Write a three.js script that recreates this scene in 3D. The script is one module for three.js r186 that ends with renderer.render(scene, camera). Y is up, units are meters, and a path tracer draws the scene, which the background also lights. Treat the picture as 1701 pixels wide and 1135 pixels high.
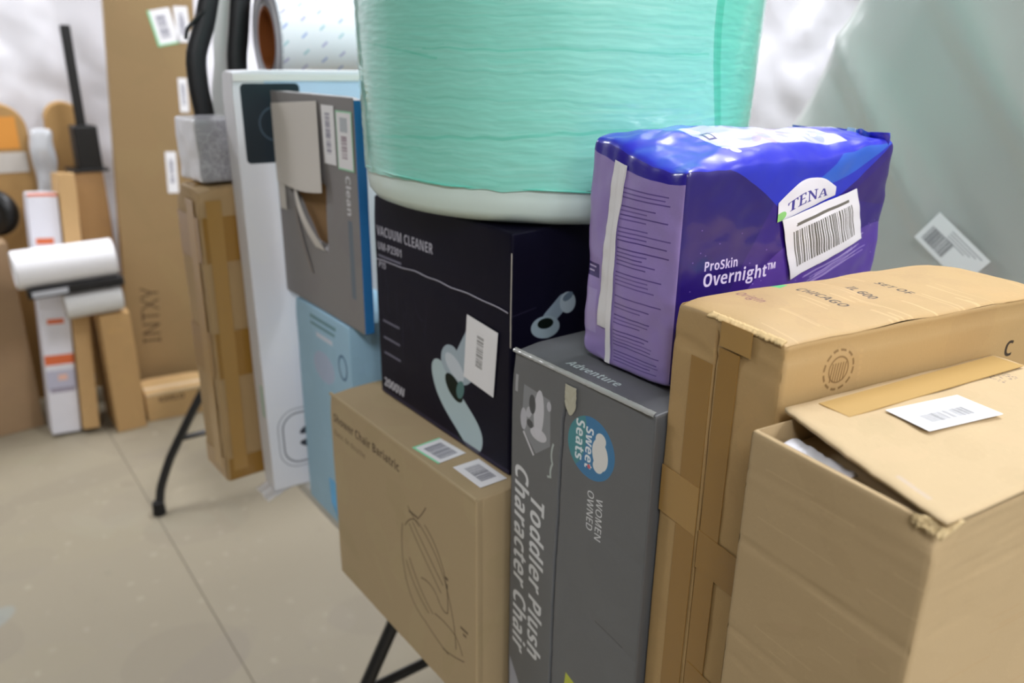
import * as THREE from 'three';
import { RectAreaLightUniformsLib } from 'three/addons/lights/RectAreaLightUniformsLib.js';
import { ImprovedNoise } from 'three/addons/math/ImprovedNoise.js';
import { mergeGeometries } from 'three/addons/utils/BufferGeometryUtils.js';
import { RoundedBoxGeometry } from 'three/addons/geometries/RoundedBoxGeometry.js';

// x runs along the row of tables, z points out into the aisle, y up, metres
const renderer = new THREE.WebGLRenderer();
renderer.toneMapping = THREE.LinearToneMapping;
renderer.toneMappingExposure = 1.0;
renderer.shadowMap.enabled = true;
const scene = new THREE.Scene();
scene.background = new THREE.Color(0x000000);

const camera = new THREE.PerspectiveCamera(47.17, 1701 / 1135, 0.05, 40);
camera.position.set(1.127, 1.6, 0.473);
camera.up.set(-0.275, 0.943, -0.19);
camera.lookAt(1.127 - 0.753, 1.6 - 0.334, 0.473 - 0.567);
camera.focus = 0.74;
camera.userData.fStop = 4.0;

RectAreaLightUniformsLib.init();
const CEIL = 3.4;
const PANELS = [[-2.4, -1.2], [-2.9, 1.2], [0.3, -1.2], [2.6, -1.2], [2.6, 1.6], [5.0, -1.2], [5.0, 1.6]];
const LIGHT_POWER = 31;
for (const [x, z] of PANELS) {
  const l = new THREE.RectAreaLight(0xf8f9ff, LIGHT_POWER, 1.14, 0.54);
  l.position.set(x, CEIL - 0.062, z);
  l.rotation.x = -Math.PI / 2;
  scene.add(l);
}

// ---------------------------------------------------------------- helpers
function mulberry(a) {
  return () => { a |= 0; a = a + 0x6D2B79F5 | 0; let t = Math.imul(a ^ a >>> 15, 1 | a); t = t + Math.imul(t ^ t >>> 7, 61 | t) ^ t; return ((t ^ t >>> 14) >>> 0) / 4294967296; };
}
const noiseGen = new ImprovedNoise();
const N3 = (x, y, z) => noiseGen.noise(x, y, z);
const clamp = (v, a, b) => Math.min(b, Math.max(a, v));
const smooth = (a, b, v) => { const t = clamp((v - a) / (b - a), 0, 1); return t * t * (3 - 2 * t); };
const R = Math.PI / 180;
const taken = new Map();
function numbered(name) {
  const n = taken.get(name) || 0; taken.set(name, n + 1);
  return n ? `${name}_${String(n).padStart(3, '0')}` : name;
}
function thing(name, label, category, group) {
  const o = new THREE.Group(); o.name = numbered(name); o.userData = { label, category };
  if (group) o.userData.group = group;
  scene.add(o); return o;
}
function part(name, geo, mat, parent, label) {
  const m = new THREE.Mesh(geo, mat); m.name = name; parent.add(m);
  if (label) m.userData.label = label;
  return m;
}
function struct(name, geo, mat, pos) {
  const m = new THREE.Mesh(geo, mat); m.name = name; m.userData.kind = 'structure';
  m.position.set(...pos); scene.add(m); return m;
}
// put a box group so that its front-left bottom corner is at (x, y, z)
function place(o, x, y, z, w, d, deg) {
  const t = deg * R;
  o.position.set(x + w / 2 * Math.cos(t) - d / 2 * Math.sin(t), y, z - w / 2 * Math.sin(t) - d / 2 * Math.cos(t));
  o.rotation.y = t; return o;
}
function std(color, rough = 0.8, extra = {}) { return new THREE.MeshPhysicalMaterial({ color, roughness: rough, ...extra }); }

function gridLines(len, seg, r, extra = []) {
  const h = len / 2, L = [-h, -h + r * 0.15, -h + r * 0.5, -h + r, h - r, h - r * 0.5, h - r * 0.15, h];
  for (let i = 1; i < seg; i++) L.push(-h + r + (len - 2 * r) * i / seg);
  for (const e of extra) L.push(e);
  L.sort((a, b) => a - b);
  return L.filter((v, i) => i === 0 || v - L[i - 1] > 2e-4 || i === L.length - 1);
}
// a box with rounded edges, a dense grid, one uv atlas (front, right, top, plain) and a free deformation; base at y = 0
function softBox(w, h, d, { r = 0.003, seg = [12, 14, 12], deform = null, lx = [], ly = [], lz = [] } = {}) {
  const X = gridLines(w, seg[0], r, lx), Y = gridLines(h, seg[1], r, ly.map(v => v - h / 2)), Z = gridLines(d, seg[2], r, lz);
  const AW = w + d, AH = h + d, pos = [], uv = [], idx = [];
  const e = 0.0008;
  const faces = [
    ['front', X, Y, (a, b) => [a, b, d / 2], (a, b) => [a + w / 2, h / 2 - b], false],
    ['back', X, Y, (a, b) => [a, b, -d / 2], (a, b) => [w + d * (0.5 + a / w), h + d * (0.5 - b / h)], true],
    ['right', Z, Y, (a, b) => [w / 2, b, a], (a, b) => [w + d / 2 - a, h / 2 - b], true],
    ['left', Z, Y, (a, b) => [-w / 2, b, a], (a, b) => [w + d * (0.5 + a / d), h + d * (0.5 - b / h)], false],
    ['top', X, Z, (a, b) => [a, h / 2, b], (a, b) => [a + w / 2, h + d / 2 + b], true],
    ['bottom', X, Z, (a, b) => [a, -h / 2, b], (a, b) => [w + d * (0.5 + a / w), h + d * (0.5 - b / d)], false],
  ];
  for (const [name, A, B, f, g, flip] of faces) {
    const base = pos.length / 3;
    for (const b of B) for (const a of A) {
      const p = f(a, b);
      const q = [clamp(p[0], -w / 2 + r, w / 2 - r), clamp(p[1], -h / 2 + r, h / 2 - r), clamp(p[2], -d / 2 + r, d / 2 - r)];
      const dx = p[0] - q[0], dy = p[1] - q[1], dz = p[2] - q[2], l = Math.hypot(dx, dy, dz) || 1;
      let v = new THREE.Vector3(q[0] + r * dx / l, q[1] + r * dy / l + h / 2, q[2] + r * dz / l);
      if (deform) { v = deform(v, name) || v; }
      pos.push(v.x, v.y, v.z);
      const t = g(a, b);
      const inFront = name === 'front' || name === 'top', x0 = inFront ? 0 : w, x1 = inFront ? w : AW, y0 = (name === 'front' || name === 'right') ? 0 : h, y1 = y0 ? AH : h;
      uv.push(clamp(t[0], x0 + e, x1 - e) / AW, 1 - clamp(t[1], y0 + e, y1 - e) / AH);
    }
    const n = A.length;
    for (let j = 0; j + 1 < B.length; j++) for (let i = 0; i + 1 < n; i++) {
      const a = base + j * n + i, b = a + 1, c = a + n, k = c + 1;
      if (flip) idx.push(a, c, b, b, c, k); else idx.push(a, b, c, b, k, c);
    }
  }
  return finish(pos, uv, idx);
}
function finish(pos, uv, idx) {
  // smooth normals shared by position, so seams between the faces do not show
  const acc = new Map(), keys = [];
  for (let i = 0; i < pos.length; i += 3) keys.push(`${Math.round(pos[i] * 2e5)},${Math.round(pos[i + 1] * 2e5)},${Math.round(pos[i + 2] * 2e5)}`);
  const a = new THREE.Vector3(), b = new THREE.Vector3(), c = new THREE.Vector3();
  for (let i = 0; i < idx.length; i += 3) {
    a.fromArray(pos, idx[i] * 3); b.fromArray(pos, idx[i + 1] * 3); c.fromArray(pos, idx[i + 2] * 3);
    b.sub(a); c.sub(a); b.cross(c);
    for (let k = 0; k < 3; k++) { const key = keys[idx[i + k]]; let v = acc.get(key); if (!v) acc.set(key, v = new THREE.Vector3()); v.add(b); }
  }
  const nor = [];
  for (const k of keys) { const v = (acc.get(k) || new THREE.Vector3(0, 1, 0)).clone().normalize(); nor.push(v.x, v.y, v.z); }
  const g = new THREE.BufferGeometry();
  g.setAttribute('position', new THREE.Float32BufferAttribute(pos, 3));
  g.setAttribute('normal', new THREE.Float32BufferAttribute(nor, 3));
  g.setAttribute('uv', new THREE.Float32BufferAttribute(uv, 2));
  g.setIndex(idx); return g;
}
// a grid surface from a function of (u, v) in 0..1
function sheet(nu, nv, f) {
  const pos = [], uv = [], idx = [];
  for (let j = 0; j <= nv; j++) for (let i = 0; i <= nu; i++) { pos.push(...f(i / nu, j / nv)); uv.push(i / nu, j / nv); }
  for (let j = 0; j < nv; j++) for (let i = 0; i < nu; i++) { const a = j * (nu + 1) + i, b = a + 1, c = a + nu + 1, d = c + 1; idx.push(a, b, c, b, d, c); }
  return finish(pos, uv, idx);
}
// a closed thin slab from a grid surface: thickness t along a fixed direction
function slab(nu, nv, f, t) {
  const pos = [], uv = [], idx = [], W = nu + 1, n = W * (nv + 1);
  for (let s = 0; s < 2; s++) for (let j = 0; j <= nv; j++) for (let i = 0; i <= nu; i++) {
    const p = f(i / nu, j / nv); pos.push(p[0] - s * t[0], p[1] - s * t[1], p[2] - s * t[2]); uv.push(i / nu, j / nv);
  }
  for (let j = 0; j < nv; j++) for (let i = 0; i < nu; i++) { const a = j * W + i, b = a + 1, c = a + W, d = c + 1; idx.push(a, b, c, b, d, c, a + n, c + n, b + n, b + n, c + n, d + n); }
  for (let i = 0; i < nu; i++) { const a = i, b = i + 1, c = nv * W + i, d = c + 1; idx.push(a, a + n, b, b, a + n, b + n, c, d, c + n, d, d + n, c + n); }
  for (let j = 0; j < nv; j++) { const a = j * W, b = a + W, c = a + nu, d = c + W; idx.push(a, b, a + n, b, b + n, a + n, c, c + n, d, d, c + n, d + n); }
  return finish(pos, uv, idx);
}
function canvasTex(wpx, hpx, draw) {
  const c = document.createElement('canvas'); c.width = Math.round(wpx); c.height = Math.round(hpx);
  draw(c.getContext('2d'), c.width, c.height);
  const t = new THREE.CanvasTexture(c); t.colorSpace = THREE.SRGBColorSpace; t.anisotropy = 8; return t;
}
const rgb = (a, k = 1, al = 1) => `rgba(${a.map(v => Math.round(clamp(v * k, 0, 255))).join(',')},${al})`;
// paper fibres, specks and faint corrugation, in millimetres
function kraft(ctx, W, H, base, seed, { flute = 0, strength = 1 } = {}) {
  const rnd = mulberry(seed);
  ctx.fillStyle = rgb(base); ctx.fillRect(0, 0, W, H);
  for (let i = 0; i < 26; i++) {
    ctx.fillStyle = rgb(base, rnd() < 0.5 ? 0.93 : 1.06, 0.16 * strength);
    ctx.beginPath(); ctx.ellipse(rnd() * W, rnd() * H, W * (0.03 + rnd() * 0.12), H * (0.02 + rnd() * 0.07), rnd() * 3, 0, 7); ctx.fill();
  }
  const n = Math.min(5000, W * H / 14);
  for (let i = 0; i < n; i++) {
    ctx.fillStyle = rgb(base, 0.8 + rnd() * 0.4, 0.22 * strength);
    ctx.fillRect(rnd() * W, rnd() * H, 0.6 + rnd() * 3, 0.3 + rnd() * 0.4);
  }
  if (flute) for (let y = 0; y < H; y += flute) { ctx.fillStyle = rgb(base, 0.9 + rnd() * 0.05, 0.3); ctx.fillRect(0, y, W, flute * 0.35); }
}
function fiberBump() {
  const s = 256, data = new Uint8Array(s * s * 4), rnd = mulberry(5);
  for (let i = 0; i < s * s; i++) { const v = 110 + rnd() * 60; data.set([v, v, v, 255], i * 4); }
  const t = new THREE.DataTexture(data, s, s); t.wrapS = t.wrapT = THREE.RepeatWrapping; t.magFilter = THREE.LinearFilter; t.minFilter = THREE.LinearMipmapLinearFilter; t.generateMipmaps = true; t.needsUpdate = true; t.repeat.set(3, 3); return t;
}
const paperBump = fiberBump();
// the material of a printed carton; every draw callback works in millimetres from the face's upper left corner
function printed(w, h, d, base, seed, draws = {}, { ppm = 1400, rough = 0.75, flute = 0, strength = 1, extra = {}, sideBase = null, topBase = null, bump = true } = {}) {
  const AW = w + d, AH = h + d, k = Math.min(ppm, 2040 / Math.max(AW, AH));
  const map = canvasTex(AW * k, AH * k, ctx => {
    const rects = { front: [0, 0, w, h], right: [w, 0, d, h], top: [0, h, w, d], plain: [w, h, d, d] };
    let s = seed;
    for (const [name, [x, y, W, H]] of Object.entries(rects)) {
      ctx.save(); ctx.beginPath(); ctx.rect(x * k, y * k, W * k, H * k); ctx.clip();
      ctx.translate(x * k, y * k); ctx.scale(k / 1000, k / 1000);
      const b = name === 'right' && sideBase ? sideBase : name === 'top' && topBase ? topBase : base;
      kraft(ctx, W * 1000, H * 1000, b, s++, { flute: name === 'front' || name === 'right' ? flute : 0, strength });
      if (draws[name]) draws[name](ctx, W * 1000, H * 1000);
      ctx.restore();
    }
  });
  return new THREE.MeshPhysicalMaterial({ map, roughness: rough, ...(bump ? { bumpMap: paperBump, bumpScale: 0.0002 } : {}), ...extra });
}
function say(ctx, text, x, y, size, fill, { font = 'bold', family = 'sans-serif', rot = 0, stretch = 1, align = 'left' } = {}) {
  ctx.save(); ctx.translate(x, y); ctx.rotate(rot); ctx.scale(stretch, 1); ctx.fillStyle = fill; ctx.textAlign = align;
  ctx.font = `${font} ${size}px ${family}`; ctx.fillText(text, 0, 0); ctx.restore();
}
function bars(ctx, x, y, w, h, seed, fill = '#3c3c44') {
  const rnd = mulberry(seed); ctx.fillStyle = fill; let p = x;
  while (p < x + w) { const t = 0.35 + rnd() * 1.2; ctx.fillRect(p, y, Math.min(t, x + w - p), h); p += t + 0.35 + rnd() * 1.0; }
}
// a paper label: a thin printed slip w x h millimetres lying in its local xy plane
function label(parent, wmm, hmm, draw, name = 'barcode_label', txt = null, bend = 0) {
  const map = canvasTex(wmm * 6, hmm * 6, (ctx, W) => { ctx.scale(W / wmm, W / wmm); ctx.fillStyle = '#f1f1f3'; ctx.fillRect(0, 0, wmm, hmm); draw(ctx, wmm, hmm); });
  const w = wmm / 1000, h = hmm / 1000;
  const g = slab(8, 8, (u, v) => [(u - 0.5) * w, (v - 0.5) * h, bend * ((u - 0.5) ** 2 + (v - 0.5) ** 2)], [0, 0, 0.0005]);
  return part(name, g, new THREE.MeshPhysicalMaterial({ map, roughness: 0.45 }), parent, txt);
}
const tapeMat = std(0x977030, 0.28, { clearcoat: 0.5, clearcoatRoughness: 0.25 });
const tapeMatLight = std(0xa98345, 0.3, { clearcoat: 0.5, clearcoatRoughness: 0.25 });
const black = std(0x0a0a0b, 0.4);
const darkTube = std(0x101011, 0.35, { clearcoat: 0.3 });
function strip(parent, w, h, mat, x, y, z, name = 'tape', t = 0.0006) {
  const m = part(name, new THREE.BoxGeometry(w, h, t), mat, parent); m.position.set(x, y, z); return m;
}
function tube(pts, r, seg = 40, tension = 0.25) {
  return new THREE.TubeGeometry(new THREE.CatmullRomCurve3(pts.map(p => new THREE.Vector3(...p)), false, 'catmullrom', tension), seg, r, 12, false);
}
// small inward dents and worn corners that keep a carton from being a perfect block
function worn(w, h, d, amp, seed, crush = 0.003) {
  return v => {
    const n = Math.abs(N3(v.x * 9 + seed, v.y * 9, v.z * 9 - seed)) + 0.5 * Math.abs(N3(v.x * 31 + seed, v.y * 31, v.z * 31));
    const cx = v.x / (w / 2), cy = (v.y - h / 2) / (h / 2), cz = v.z / (d / 2);
    const m = Math.max(Math.abs(cx), Math.abs(cy), Math.abs(cz));
    const s = amp * n;
    if (Math.abs(cx) > m - 0.02) v.x -= Math.sign(cx) * s;
    if (Math.abs(cz) > m - 0.02) v.z -= Math.sign(cz) * s;
    if (cy > m - 0.02) v.y -= s;
    // crushed upper corners
    for (const sx of [-1, 1]) for (const sz of [-1, 1]) {
      const q = Math.hypot(v.x - sx * w / 2, v.y - h, v.z - sz * d / 2);
      const k = crush * (0.5 + Math.abs(N3(sx * 3 + seed, 2.2, sz * 5))) * Math.exp(-q * q / 0.0006);
      v.x -= sx * k; v.y -= k * 1.3; v.z -= sz * k;
    }
    return v;
  };
}

// ---------------------------------------------------------------- the room
const X0 = -3.6, X1 = 6.2, Z0 = -2.3, Z1 = 7.2;
{
  const concrete = canvasTex(1440, 1300, (ctx, W, H) => {
    const rnd = mulberry(77); ctx.fillStyle = 'rgb(147,138,117)'; ctx.fillRect(0, 0, W, H);
    for (let i = 0; i < 900; i++) {
      const c = [[112, 106, 94], [164, 156, 140], [130, 123, 112], [152, 142, 122]][i % 4];
      ctx.fillStyle = rgb(c, 1, 0.12); ctx.beginPath(); ctx.ellipse(rnd() * W, rnd() * H, 4 + rnd() * 46, 4 + rnd() * 20, rnd() * 3, 0, 7); ctx.fill();
    }
    for (let i = 0; i < 9000; i++) { ctx.fillStyle = rgb([165, 156, 138], 0.75 + rnd() * 0.5, 0.22); ctx.fillRect(rnd() * W, rnd() * H, 1 + rnd() * 3, 1 + rnd() * 2); }
    for (let i = 0; i < 40; i++) { ctx.fillStyle = 'rgba(120,110,95,0.22)'; ctx.beginPath(); ctx.ellipse(rnd() * W, rnd() * H, 2 + rnd() * 6, 2 + rnd() * 4, rnd() * 3, 0, 7); ctx.fill(); }
    ctx.fillStyle = 'rgba(140,160,170,0.35)';
    for (const [x, z] of [[-1.35, 0.55], [-1.2, 0.7]]) { ctx.beginPath(); ctx.ellipse((x - X0) / (X1 - X0) * W, (z - Z0) / (Z1 - Z0) * H, 10, 6, 0.8, 0, 7); ctx.fill(); }
  });
  const fm = new THREE.MeshPhysicalMaterial({ map: concrete, roughness: 0.62, clearcoat: 0.12, clearcoatRoughness: 0.45 });
  // four poured slabs with real joints between them
  const uvIn = (g, x0, x1, z0, z1) => {
    const p = g.attributes.position, u = g.attributes.uv;
    for (let i = 0; i < p.count; i++) u.setXY(i, (p.getX(i) + (x0 + x1) / 2 - X0) / (X1 - X0), 1 - (p.getZ(i) + (z0 + z1) / 2 - Z0) / (Z1 - Z0));
    return g;
  };
  const xs = [X0, -0.2, X1], zs = [Z0, 0.004, Z1], J = 0.0016;
  const floor = struct('floor', new THREE.BoxGeometry(X1 - X0 + 0.2, 0.1, Z1 - Z0 + 0.2), std(0x7d7566, 0.95), [(X0 + X1) / 2, -0.0535, (Z0 + Z1) / 2]);
  for (let i = 0; i < 1; i++) for (let j = 0; j < 2; j++) {
    const x0 = X0, x1 = X1, z0 = zs[j] + J, z1 = zs[j + 1] - J;
    const g = uvIn(new THREE.BoxGeometry(x1 - x0, 0.02, z1 - z0), x0, x1, z0, z1);
    const m = part('concrete_slab', g, fm, floor); m.position.set((x0 + x1) / 2 - floor.position.x, -0.01 + 0.0535, (z0 + z1) / 2 - floor.position.z);
  }
  const wm = std(0xb4b4b0, 0.85), cm = std(0xbdbcb6, 0.9);
  const cx = (X0 + X1) / 2, cz = (Z0 + Z1) / 2, L = X1 - X0, D = Z1 - Z0;
  struct('ceiling', new THREE.BoxGeometry(L + 0.2, 0.1, D + 0.2), cm, [cx, CEIL + 0.05, cz]);
  struct('wall_far', new THREE.BoxGeometry(0.1, CEIL, D + 0.2), wm, [X0 - 0.05, CEIL / 2, cz]);
  struct('wall_near', new THREE.BoxGeometry(0.1, CEIL, D + 0.2), wm, [X1 + 0.05, CEIL / 2, cz]);
  struct('wall_back', new THREE.BoxGeometry(L, CEIL, 0.1), wm, [cx, CEIL / 2, Z0 - 0.05]);
  struct('wall_aisle', new THREE.BoxGeometry(L, CEIL, 0.1), wm, [cx, CEIL / 2, Z1 + 0.05]);
  for (const [x, z] of PANELS) {
    const t = thing('ceiling_light', 'white rectangular light panel in a slim frame on the ceiling', 'light', 'ceiling light panels');
    t.position.set(x, CEIL, z);
    const fr = part('frame', mergeGeometries([[0, 0.29, 1.24, 0.04], [0, -0.29, 1.24, 0.04]].map(([a, b, c, e]) => new THREE.BoxGeometry(c, 0.06, e).translate(a, -0.03, b)).concat([-0.6, 0.6].map(a => new THREE.BoxGeometry(0.04, 0.06, 0.54).translate(a, -0.03, 0)))), std(0xf2f2f2, 0.5), t);
    const df = part('diffuser', new THREE.BoxGeometry(1.16, 0.01, 0.54), new THREE.MeshStandardMaterial({ color: 0xffffff, emissive: 0xf8f9ff, emissiveIntensity: 3, roughness: 0.6 }), t);
    df.position.y = -0.05;
  }
}

// ---------------------------------------------------------------- tables
const TOP = 0.74;
{
  const t = thing('folding_table', 'pale plastic folding table on bent black tube legs under the row of cartons', 'table');
  t.position.set(0.5, 0, -0.45);
  const x0 = -0.72, x1 = 1.5, dz = 0.76;
  const tt = part('table_top', new RoundedBoxGeometry(x1 - x0, 0.04, dz, 3, 0.012), std(0xc9c8c2, 0.55), t);
  tt.position.set((x0 + x1) / 2 - 0.5, TOP - 0.02, 0);
  for (const fx of [-0.15, 1.2]) {
    for (const s of [1, -1]) part('leg', tube([[fx - 0.5, 0.004, s > 0 ? 0.5 : -0.37], [fx - 0.5, 0.16, s > 0 ? 0.435 : -0.36], [fx - 0.5, 0.3, s * 0.355], [fx - 0.5, 0.43, s * 0.282], [fx - 0.5, 0.6, s * 0.19], [fx - 0.5, 0.702, s * 0.14]], 0.0155), darkTube, t);
    part('crossbar', tube([[fx - 0.5, 0.295, 0.355], [fx - 0.5, 0.295, 0], [fx - 0.5, 0.295, -0.355]], 0.012, 8), darkTube, t);
  }
}
{
  const t = thing('side_table', 'small black table with a splayed bent tube leg behind the taped upright carton', 'table');
  t.position.set(-1.95, 0, -0.6);
  const tt = part('table_top', new RoundedBoxGeometry(0.56, 0.03, 0.4, 3, 0.01), std(0x1a1a1b, 0.6), t); tt.position.y = 0.715;
  const splayed = part('leg', tube([[0.268, 0.004, 0.593], [0.245, 0.09, 0.572], [0.232, 0.2, 0.52], [0.23, 0.386, 0.405], [0.23, 0.6, 0.26], [0.23, 0.704, 0.18]], 0.0165), darkTube, t);
  const ft = part('foot_cap', new THREE.CylinderGeometry(0.021, 0.024, 0.05, 14), std(0x070707, 0.7), splayed); ft.position.set(0.266, 0.026, 0.592);
  part('leg', tube([[0.23, 0.004, -0.3], [0.23, 0.4, -0.22], [0.23, 0.704, -0.16]], 0.0165), darkTube, t);
  part('leg', tube([[-0.23, 0.004, 0.15], [-0.23, 0.4, 0.15], [-0.23, 0.704, 0.15]], 0.0165), darkTube, t);
  part('leg', tube([[-0.23, 0.004, -0.3], [-0.23, 0.4, -0.22], [-0.23, 0.704, -0.16]], 0.0165), darkTube, t);
  part('crossbar', tube([[0.232, 0.265, 0.475], [0.23, 0.265, 0.1], [0.23, 0.265, -0.25]], 0.011, 8), darkTube, t);
}

// ---------------------------------------------------------------- the row of parcels on the table
// flat tan carton with a line drawing
{
  const w = 0.422, h = 0.347, d = 0.5;
  const ink = 'rgba(58,42,26,0.85)', inkL = 'rgba(62,46,28,0.6)';
  const m = printed(w, h, d, [176, 155, 119], 11, {
    front: ctx => {
      say(ctx, 'Shower Chair Bariatric', 12, 46, 20, ink, { font: 'bold', stretch: 1.0 });
      say(ctx, 'Banc de douche', 12, 72, 14.5, inkL, { font: '', stretch: 1.05 });
      ctx.strokeStyle = inkL; ctx.lineWidth = 2; ctx.lineCap = 'round';
      const pathOf = pts => { ctx.beginPath(); pts.forEach((p, i) => i ? ctx.quadraticCurveTo(p[0], p[1], p[2], p[3]) : ctx.moveTo(p[0], p[1])); ctx.stroke(); };
      // a seat with a rounded back, arms and legs, drawn as loose outlines
      pathOf([[232, 130], [222, 180, 236, 222], [250, 262, 290, 268], [320, 280, 352, 285]]);
      pathOf([[240, 128], [262, 96, 285, 108], [330, 128, 352, 178], [372, 222, 372, 262]]);
      pathOf([[252, 120], [300, 165, 335, 190]]); pathOf([[262, 112], [308, 150, 340, 174]]);
      pathOf([[296, 100], [326, 112, 344, 150], [356, 190, 352, 214], [340, 222, 326, 204], [310, 188, 282, 196]]);
      pathOf([[240, 190], [262, 232, 300, 246]]); pathOf([[250, 180], [276, 224, 312, 240]]);
      pathOf([[318, 236], [350, 232, 372, 240], [384, 250, 388, 262]]);
      pathOf([[338, 284], [362, 282, 392, 270]]);
      pathOf([[300, 70], [290, 86, 276, 100]]); pathOf([[250, 92], [262, 104, 280, 110]]);
      ctx.fillStyle = inkL; ctx.fillRect(252, 96, 24, 4); ctx.fillRect(345, 155, 9, 5); ctx.fillRect(348, 166, 5, 8); ctx.fillRect(384, 214, 18, 4); ctx.fillRect(390, 222, 8, 4);
    },
  }, { flute: 0 });
  const o = place(thing('flat_carton', 'flat tan carton with a line drawing of a seat, under the dark boxed appliance', 'box'), 0, TOP, 0.001, w, d, 0.8);
  part('body', softBox(w, h, d, {
    r: 0.003, seg: [22, 20, 14], lx: [w / 2 - 0.012, w / 2 - 0.010, w / 2 - 0.008], lz: [d / 2 - 0.014, d / 2 - 0.0125, d / 2 - 0.011],
    deform: (v, f) => { worn(w, h, d, 0.0012, 3)(v); if (f === 'right') { v.x -= 0.0018 * Math.exp(-(((v.z - (d / 2 - 0.0125)) / 0.0018) ** 2)); } return v; },
  }), m, o);
  const edge = std(new THREE.Color('rgb(184,164,128)'), 0.9);
  strip(o, w - 0.006, 0.0035, edge, 0, h - 0.0008, d / 2 - 0.002, 'flap_edge', 0.004);
  const l1 = label(o, 62, 48, (c, W, H) => { c.fillStyle = '#8fe6b4'; c.fillRect(0, 0, 3.5, H); c.fillRect(0, H - 3, W, 3); bars(c, 14, 8, 40, 30, 3, '#55566a'); });
  l1.rotation.set(-Math.PI / 2, 0, 0.07); l1.position.set(0.280 - w / 2, h + 0.0005, d / 2 - 0.036);
  const l2 = label(o, 66, 42, c => { bars(c, 12, 8, 42, 24, 9, '#4c4c5c'); });
  l2.rotation.set(-Math.PI / 2, 0, -0.02); l2.position.set(0.3665 - w / 2, h + 0.0006, d / 2 - 0.045);
}
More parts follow.
